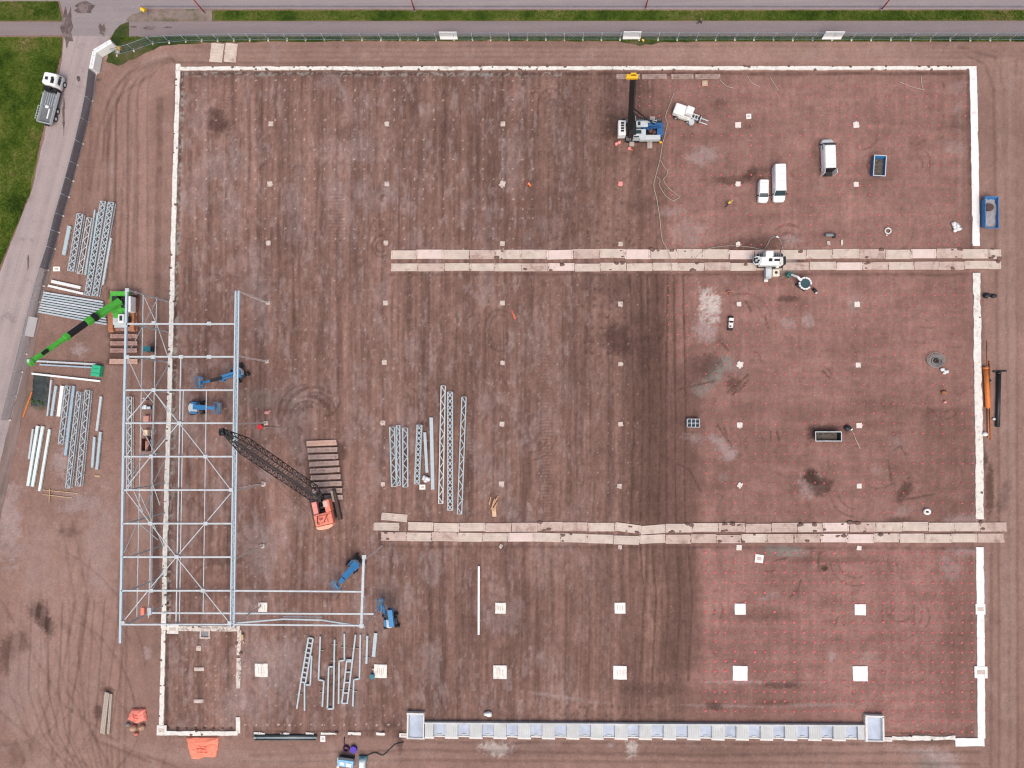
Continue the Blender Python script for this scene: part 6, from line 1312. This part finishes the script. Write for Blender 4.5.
# tarps, timber, pipes -------------------------------------------------------
def tarp(outline, u, v, lab, nlump, m=M_orgt, h=.5, seed=1, folds=True):
    t = thing('tarpaulin', lab, 'tarpaulin', P(u, v)); o = t.location.copy(); r = random.Random(seed); n = len(outline); rings = []
    for k, (f, z) in enumerate(((1, .02), (.97, .20), (.82, .35), (.55, .45), (.28, .5), (.06, .5))):
        rings.append([((P(*p)-o).x*f+r.uniform(-.06, .06), (P(*p)-o).y*f+r.uniform(-.06, .06), z*h/.5+r.uniform(-.07, .07)*(k > 0)) for p in outline])
    MB().loft(rings[::-1] if sum(outline[i][0]*outline[(i+1) % n][1]-outline[(i+1) % n][0]*outline[i][1] for i in range(n)) > 0 else rings, smooth=False).build('sheet', m, t)
    mb = MB(); [mb.beam((r.uniform(-1, -.3)*nlump*.3, y, h+.05), (r.uniform(.3, 1)*nlump*.3, y+r.uniform(-.2, .2), h+.05), .05, .06) for y in (-.6, -.1, .4)]; mb.build_each('fold', mat('orange_fold', (.62, .13, .07), .6), t); return t
def densify(o, n=4): return [(a[0]+(b[0]-a[0])*k/n, a[1]+(b[1]-a[1])*k/n) for a, b in zip(o, o[1:]+o[:1]) for k in range(n)]
tarp(densify([(186, 737), (219, 737), (218.5, 748), (215.5, 757), (205, 756.5), (199, 759), (192, 758.5), (189, 748)]), 203, 747, 'large bright orange tarpaulin below the small foundation box', 5, seed=3)
tarp(densify([(133, 708.5), (146, 708), (147.5, 720), (137, 723), (128, 718)], 5), 137.5, 715.5, 'small orange tarpaulin covering a heap right of the timber beams', 2, mat('coral_tarp', (.80, .24, .18), .6), .7, seed=5)
for i, (u, v, s) in enumerate(((134.5, 727, .55), (143, 726.5, .5), (137, 733.5, .3), (128.5, 724, .35))):
    t = thing('building_sack', ('open tan sack left, below the small orange tarpaulin', 'open brown sack right, below the small orange tarpaulin', 'scrap of orange sheet below the two sacks', 'grey lump at the left foot of the small orange tarpaulin')[i], 'sack', P(u, v)); MB().blob((0, 0, s*.6), s, i, (1.1, .85, 1), 10, 6, .12).build('sack', (mat('tan_sack', (.48, .30, .20), .8, 0, .2, 3), MATS['tan_sack'] if 'tan_sack' in MATS else M_wood, M_org, M_grey)[i], t)
    MB().blob((0, 0, s*1.25), s*.55, i+3, (1.1, .8, .4), 8, 5).build('opening', (M_darksoil, M_darksoil, M_pink, M_lgrey)[i], t)
for i, (p, q, w, lab) in enumerate((((108.3, 692), (103.5, 733), 5.0, 'thick left weathered timber beam at lower left, beside a thinner one'), ((112.2, 693), (109.3, 733), 2.6, 'thin right weathered timber beam at lower left, beside a thick one'))):
    a, b = P(*p), P(*q); c = (a+b)/2; t = thing('timber_beam', lab, 'timber', c, math.atan2(b.y-a.y, b.x-a.x)); L = (b-a).length; mb = MB(); k = 3 if i == 0 else 2
    for j in range(k): mb.box((random.uniform(-.1, .1), (j-(k-1)/2)*w*MPX/k, .2), (L, w*MPX/k-.03, .3))
    mb.build('baulks', mat('grey_timber', (.42, .36, .30), .85, 0, .2, 3), t); MB().box((-.3*L, 0, .02), (.15, w*MPX+.3, .06)).box((.3*L, 0, .02), (.15, w*MPX+.3, .06)).build('bearer', M_woodg, t)
def pipe(p, q, r, m, lab, cat='pipe', grp=None, z=None):
    a, b = P(*p), P(*q); z = r if z is None else z; t = thing('pipe', lab, cat, (a.x, a.y, 0), 0, grp); d = b-a; MB().tube((0, 0, z), (d.x, d.y, z), r, 10).build('barrel', m, t); k = d.normalized(); MB().tube((k.x*.02-k.x*.15, k.y*.02-k.y*.15, z), (k.x*.2, k.y*.2, z), r*1.18, 10).build('collar', m, t)
M_dpipe = mat('dark_pipe', (.03, .05, .055), .35, 0, .2, 2)
pipe((255, 735.3), (317, 735.3), .16, M_dpipe, 'upper dark pipe of the bundle along the broken foundation strip', grp='dark pipes along the broken strip'); pipe((255, 737.3), (317, 737.3), .12, M_lgrey, 'thin pale grey pipe between two dark pipes at the bottom', grp='dark pipes along the broken strip'); pipe((256, 739), (316, 739), .15, M_dpipe, 'lower dark pipe of the bundle along the broken foundation strip', grp='dark pipes along the broken strip')
pipe((984.2, 368), (986.6, 408), .36, M_orgp, 'thick bright orange pipe beside the right foundation strip'); pipe((988.8, 362), (990.5, 440), .11, M_rust, 'long thin rusty pipe right of the thick orange pipe'); pipe((986.6, 342), (987.2, 366), .06, M_rust, 'very thin rusty rod above the thick orange pipe'); pipe((987.3, 408), (988, 438), .14, mat('rust2', (.38, .16, .09), .8), 'short rusty pipe below the thick orange pipe')
pipe((997.8, 373), (996.5, 427), .30, mat('black_pipe', (.02, .023, .028), .4, 0, .2, 2), 'long thick black pipe lying at the right edge outside the strip'); pipe((993.5, 371.5), (1006, 371), .12, M_dark, 'short dark pipe lying crossways at the upper end of the black pipe')
for u, v, s, lab in ((986.5, 296, .5, 'dark rusty lump left of a pair outside the right strip'), (993, 296.2, .42, 'dark rusty lump right of a pair outside the right strip'), (988, 381, .35, 'dark clamp lying on the thin rusty pipe'), (984, 434, .4, 'small white chunk near the foot of the rusty pipes'), (993.5, 419, .25, 'tiny pale stone left of the lower end of the black pipe'), (943.6, 392.5, .4, 'small rusty lump with a pale rim below the white sack'), (944.5, 402, .25, 'tiny pink stone below the rusty lump'),
                     (847, 428.5, .5, 'small dark machine part with a pale handle right of the dark skip'), (494, 500, .1, ''), (719, 505, .1, '')):
    if not lab: continue
    m = M_sheet if 'white' in lab.split('small')[-1][:7] or 'pale stone' in lab else (M_pink if 'pink' in lab else (M_dark if 'dark' in lab else M_rust))
    t = thing('debris', lab, 'debris', P(u, v)); MB().blob((0, 0, s*.5), s, int(u), (1.2, .9, .7), 8, 5).build('lump', m, t); MB().blob((s*.6, -s*.5, .12), s*.4, 4, (1, 1, .6), 7, 4).build('fragment', M_concd, t)
t = thing('hitch_pole', 'thin pale pole lying lower right of the dark machine part', 'pole', P(851, 429)); d = P(860, 449)-P(851, 429); MB().tube((0, 0, .08), (d.x, d.y, .08), .05, 6).build('rod', M_pad, t); MB().blob((0, 0, .15), .2, 2).build('clamp', M_sheet, t)
# wooden stack at centre
t = thing('wood_pile', 'small pile of tan timber offcuts just above the lower mat road', 'timber', P(493.5, 507)); r = random.Random(2); mb = MB()
for k in range(9): c = P(493+r.uniform(-2, 3), 500+k*.9)-t.location; mb.beam((c.x-.3, c.y-.6, .15+k*.03), (c.x+r.uniform(-.1, .5), c.y+.7, .2+k*.03), .16, .1)
mb.build_each('plank', mat('tan_planks', (.50, .30, .17), .8, 0, .2, 3), t); mb = MB(); [mb.beam(P(492.5+k*1.3, 507.5)-t.location+Vector((0, 0, .2)), P(493.3+k*1.3, 516.5)-t.location+Vector((0, 0, .2)), .22, .1) for k in range(3)]; mb.build_each('board', mat('pale_planks', (.66, .46, .30), .8), t)
t = thing('plank', 'thin orange red plank lying on the soil near the middle of the site', 'timber', P(513.5, 315), ang((511.5, 310), (515, 320))); MB().box((0, 0, .06), (1.5, .2, .1)).build('board', M_red if False else mat('orange_red', (.55, .13, .07), .7), t); MB().box((.3, .15, .05), (.8, .1, .06)).build('split_board', MATS['orange_red'], t)
# rings
def torus(mb, c, R, r, n=20, k=6, sq=1.0):
    vv = []; fs = []
    for i in range(n):
        a = 2*math.pi*i/n
        for j in range(k): b = 2*math.pi*j/k; vv.append((c[0]+(R+r*math.cos(b))*math.cos(a), c[1]+(R*sq+r*math.cos(b))*math.sin(a), c[2]+r*math.sin(b)))
    for i in range(n):
        for j in range(k): fs.append((i*k+j, ((i+1) % n)*k+j, ((i+1) % n)*k+(j+1) % k, i*k+(j+1) % k))
    mb.add(vv, fs, True)
t = thing('cable_coil', 'coiled grey cable lying in loops on the right field', 'cable', P(935.5, 360.5)); mb = MB()
for k in range(7): torus(mb, (random.uniform(-.12, .12), random.uniform(-.1, .1), .06+k*.05), .55+.14*k, .055, 28, 5, .85)
mb.build('coils', mat('cable_grey', (.28, .27, .26), .6, 0, .2), t); mb = MB(); torus(mb, (.05, 0, .1), .28, .16, 16); mb.build('inner_coil', M_dark, t)
mb = MB(); mb.pipe([(-1.1, .5, .08), (-1.5, .8, .06), (-1.7, .85, .05)], .04); mb.build('loose_end', MATS['cable_grey'], t)
t = thing('concrete_ring', 'white concrete ring on the soil just above the right end of the lower mat road', 'ring', P(926.5, 511.5)); mb = MB(); torus(mb, (0, 0, .18), .42, .2, 18, 6, .8); mb.build('ring', M_concc, t); MB().box((0, 0, .04), (.5, .4, .05)).build('soil_fill', M_darksoil, t)
t = thing('tyre', 'small pale tyre lying above the right part of the upper mat road', 'tyre', P(887.5, 231)); mb = MB(); torus(mb, (0, 0, .15), .45, .13, 18); mb.build('tyre', M_offw, t); MB().blob((-.2, -.7, .08), .18, 3).build('stone', M_concd, t)
# purple reel etc at the bottom
t = thing('hose_reel', 'purple hose reel with a dark coil beside it, below the broken strip', 'hose reel', P(352, 748.5)); MB().tube((.35, 0, .0), (.35, 0, .55), .55, 14).build('reel', M_purple, t); mb = MB(); torus(mb, (-.9, .0, .12), .45, .14, 16); torus(mb, (-.9, 0, .3), .4, .1, 16); mb.pipe([(-1.2, .3, .1), (-1.3, 1.0, .08), (-1.25, 1.8, .06)], .08); mb.build('coil', mat('purple_dark', (.05, .015, .06), .6), t)
t = thing('generator', 'pale blue generator box with dark top edge at the bottom below the purple reel', 'generator', P(347.2, 759.5), -.10); MB().box((0, -.15, .6), (2.6, 1.1, 1.0)).build('housing', mat('sky_blue', (.22, .48, .70), .45, 0, .15, 2), t, .1); MB().box((.1, .55, .55), (2.3, .35, .9)).build('grille', M_dpipe, t); MB().box((-.5, -.2, 1.13), (.7, .5, .05)).box((.6, -.3, 1.13), (.8, .6, .05)).build('hatch', M_sheet, t); MB().box((-1.35, 0, .4), (.2, .9, .5)).build('end_panel', M_sheet, t)
t = thing('gas_tank', 'upright white and pale blue tapering tank at the bottom edge right of the generator', 'tank', P(363.3, 763)); MB().loft([rrect(-.55, .55, 1.1, .2, .1), rrect(-.5, .5, 1.0, .2, .9), rrect(-.3, .3, .7, .15, 1.3)]).build('tank_body', mat('tank_white', (.62, .74, .76), .4), t); MB().box((0, .9, .3), (1.4, .7, .4)).build('base', M_teal, t)
t = thing('small_box', 'tiny pinkish box below the left end of the generator', 'box', P(338.3, 766)); MB().box((0, 0, .15), (.4, .35, .3)).build('carton', M_sheet, t, .03); MB().box((0, 0, .31), (.42, .08, .02)).build('tape', M_pink, t)
t = thing('teal_bin', 'small teal bin at the left foot of the large pad right of the bottom frames', 'bin', P(373, 675.5)); MB().tube((0, 0, 0), (0, 0, .7), .35, 12, .42).build('bin_body', M_teal, t); MB().blob((0, 1.1, .1), .2, 4).build('scrap', M_wood, t)
t = thing('warning_flag', 'red flag on a thin pole lying on the soil right of the boom tip', 'flag', P(260.8, 427)); MB().prism([(-.6, 0), (0, .6), (.65, 0), (0, -.6)], .3, .45).build('red_cloth', M_red, t, .05); d = P(279, 428)-t.location; MB().tube((0, 0, .2), (d.x, d.y, .1), .05, 6).build('pole', M_woodg, t)
t = thing('rig_spill_marker', 'pink plastic sack pair beside the front of the piling rig', 'sack', P(617.5, 143.5)); MB().blob((.25, .15, .2), .32, 2).build('sack', M_pink, t); MB().blob((-.2, -.15, .2), .32, 5).build('second_sack', M_pink, t)
t = thing('rig_marker', 'small reddish pink block below the front foot of the piling rig', 'block', P(629.3, 148.8)); MB().blob((0, 0, .15), .3, 3, (1, 1, .7)).build('block', M_pink, t); MB().blob((.35, -.2, .1), .2, 3, (1, 1, .5)).build('crumb', MATS['orange_red'], t)
t = thing('cloth_marker', 'pink bundle lying by the trodden soil right of the flag', 'debris', P(267, 412.5)); MB().blob((0, 0, .1), .35, 3, (1.4, 1, .3)).build('bundle', mat('dusty_pink', (.5, .24, .22), .8), t); MB().blob((.5, .3, .1), .2, 6, (1, 1, .4)).build('scrap', MATS['dusty_pink'], t)
t = thing('wood_block', 'tan timber post stump at the joint of the dirty foundation strips', 'timber', P(243.5, 636.5)); MB().box((0, 0, .3), (.4, .9, .5), rz=.1).build('stump', M_wood, t); MB().box((.1, -.9, .1), (.2, .5, .15), rz=.5).build('offcut', M_wood, t)
# hoses
def hose(pts, r, m, lab, name='hose'):
    W_ = [P(u, v) for u, v in pts]; o = W_[0]; P2 = []
    for i in range(len(W_)-1):
        p0 = W_[max(i-1, 0)]; p1 = W_[i]; p2 = W_[i+1]; p3 = W_[min(i+2, len(W_)-1)]
        for k in range(5): s = k/5; P2.append(.5*((2*p1)+(p2-p0)*s+(2*p0-5*p1+4*p2-p3)*s*s+(3*p1-p0-3*p2+p3)*s**3)-o+Vector((0, 0, r+.02)))
    P2.append(W_[-1]-o+Vector((0, 0, r+.02))); mb = MB().pipe(P2, r); ob = mb.build(name, m); ob.location = o; tag(ob, lab, 'hose')
hose([(662.5, 142), (660, 159), (655.6, 176), (653.6, 186), (656.4, 198), (659.5, 217), (662, 239), (667, 249), (671, 262), (671.5, 272)], .075, M_hose, 'long pale hose running down from the piling rig across the upper mat road')
hose([(660.5, 160), (664, 167), (667.5, 171), (666.5, 176), (663.5, 180), (669.5, 189), (679, 196.5), (676, 199.5), (672, 200.3), (665, 195), (659, 185), (660, 180.5), (656.5, 176.5)], .06, M_hose, 'pale hose lying in loops beside the long hose below the piling rig')
hose([(673.8, 93), (670, 104), (665.5, 116), (667, 125), (663, 142)], .07, M_hose, 'short pale hose leading up and right from the piling rig')
hose([(692, 262), (703, 251), (720, 246.5), (738, 246), (752, 247.5), (763, 249.5), (767.5, 244), (771, 238), (777, 237.3), (781, 243), (783, 252)], .06, mat('dust_hose', (.30, .26, .23), .8), 'thin hose looping above the upper mat road to the white drill rig')
hose([(366, 756), (375, 752.5), (383, 755), (391, 748), (396, 744), (404, 742)], .07, M_dark, 'dark hose winding from the generator towards the loading dock')
for pts, lab in ((((899, 82), (912, 87), (924, 90)), 'thin pale rope on the soil at the upper right'), (((770, 77), (774, 84), (779, 91)), 'short pale rope below the top strip, left of the vans'), (((747, 76), (752, 83), (760, 87)), 'short curved pale rope right of the row of dusty mats'), (((720, 80), (726, 86), (733, 88)), 'short pale rope at the right end of the dusty mats'), (((921, 76), (921.5, 84), (923, 90)), 'short upright pale rope at the upper right'), (((239.5, 487.5), (252, 485), (262, 484)), 'pale strap on the soil leading to a column foot')):
    hose(pts, .05, mat('rope', (.42, .36, .33), .8), lab, 'rope')
t = thing('marker_stone', 'small white stone beside the loop of the thin hose above the drill rig', 'stone', P(776.8, 237)); MB().blob((0, 0, .15), .2, 3, j=.1).build('stone', M_white, t); MB().blob((.3, -.1, .08), .1, 4).build('chip', M_white, t)
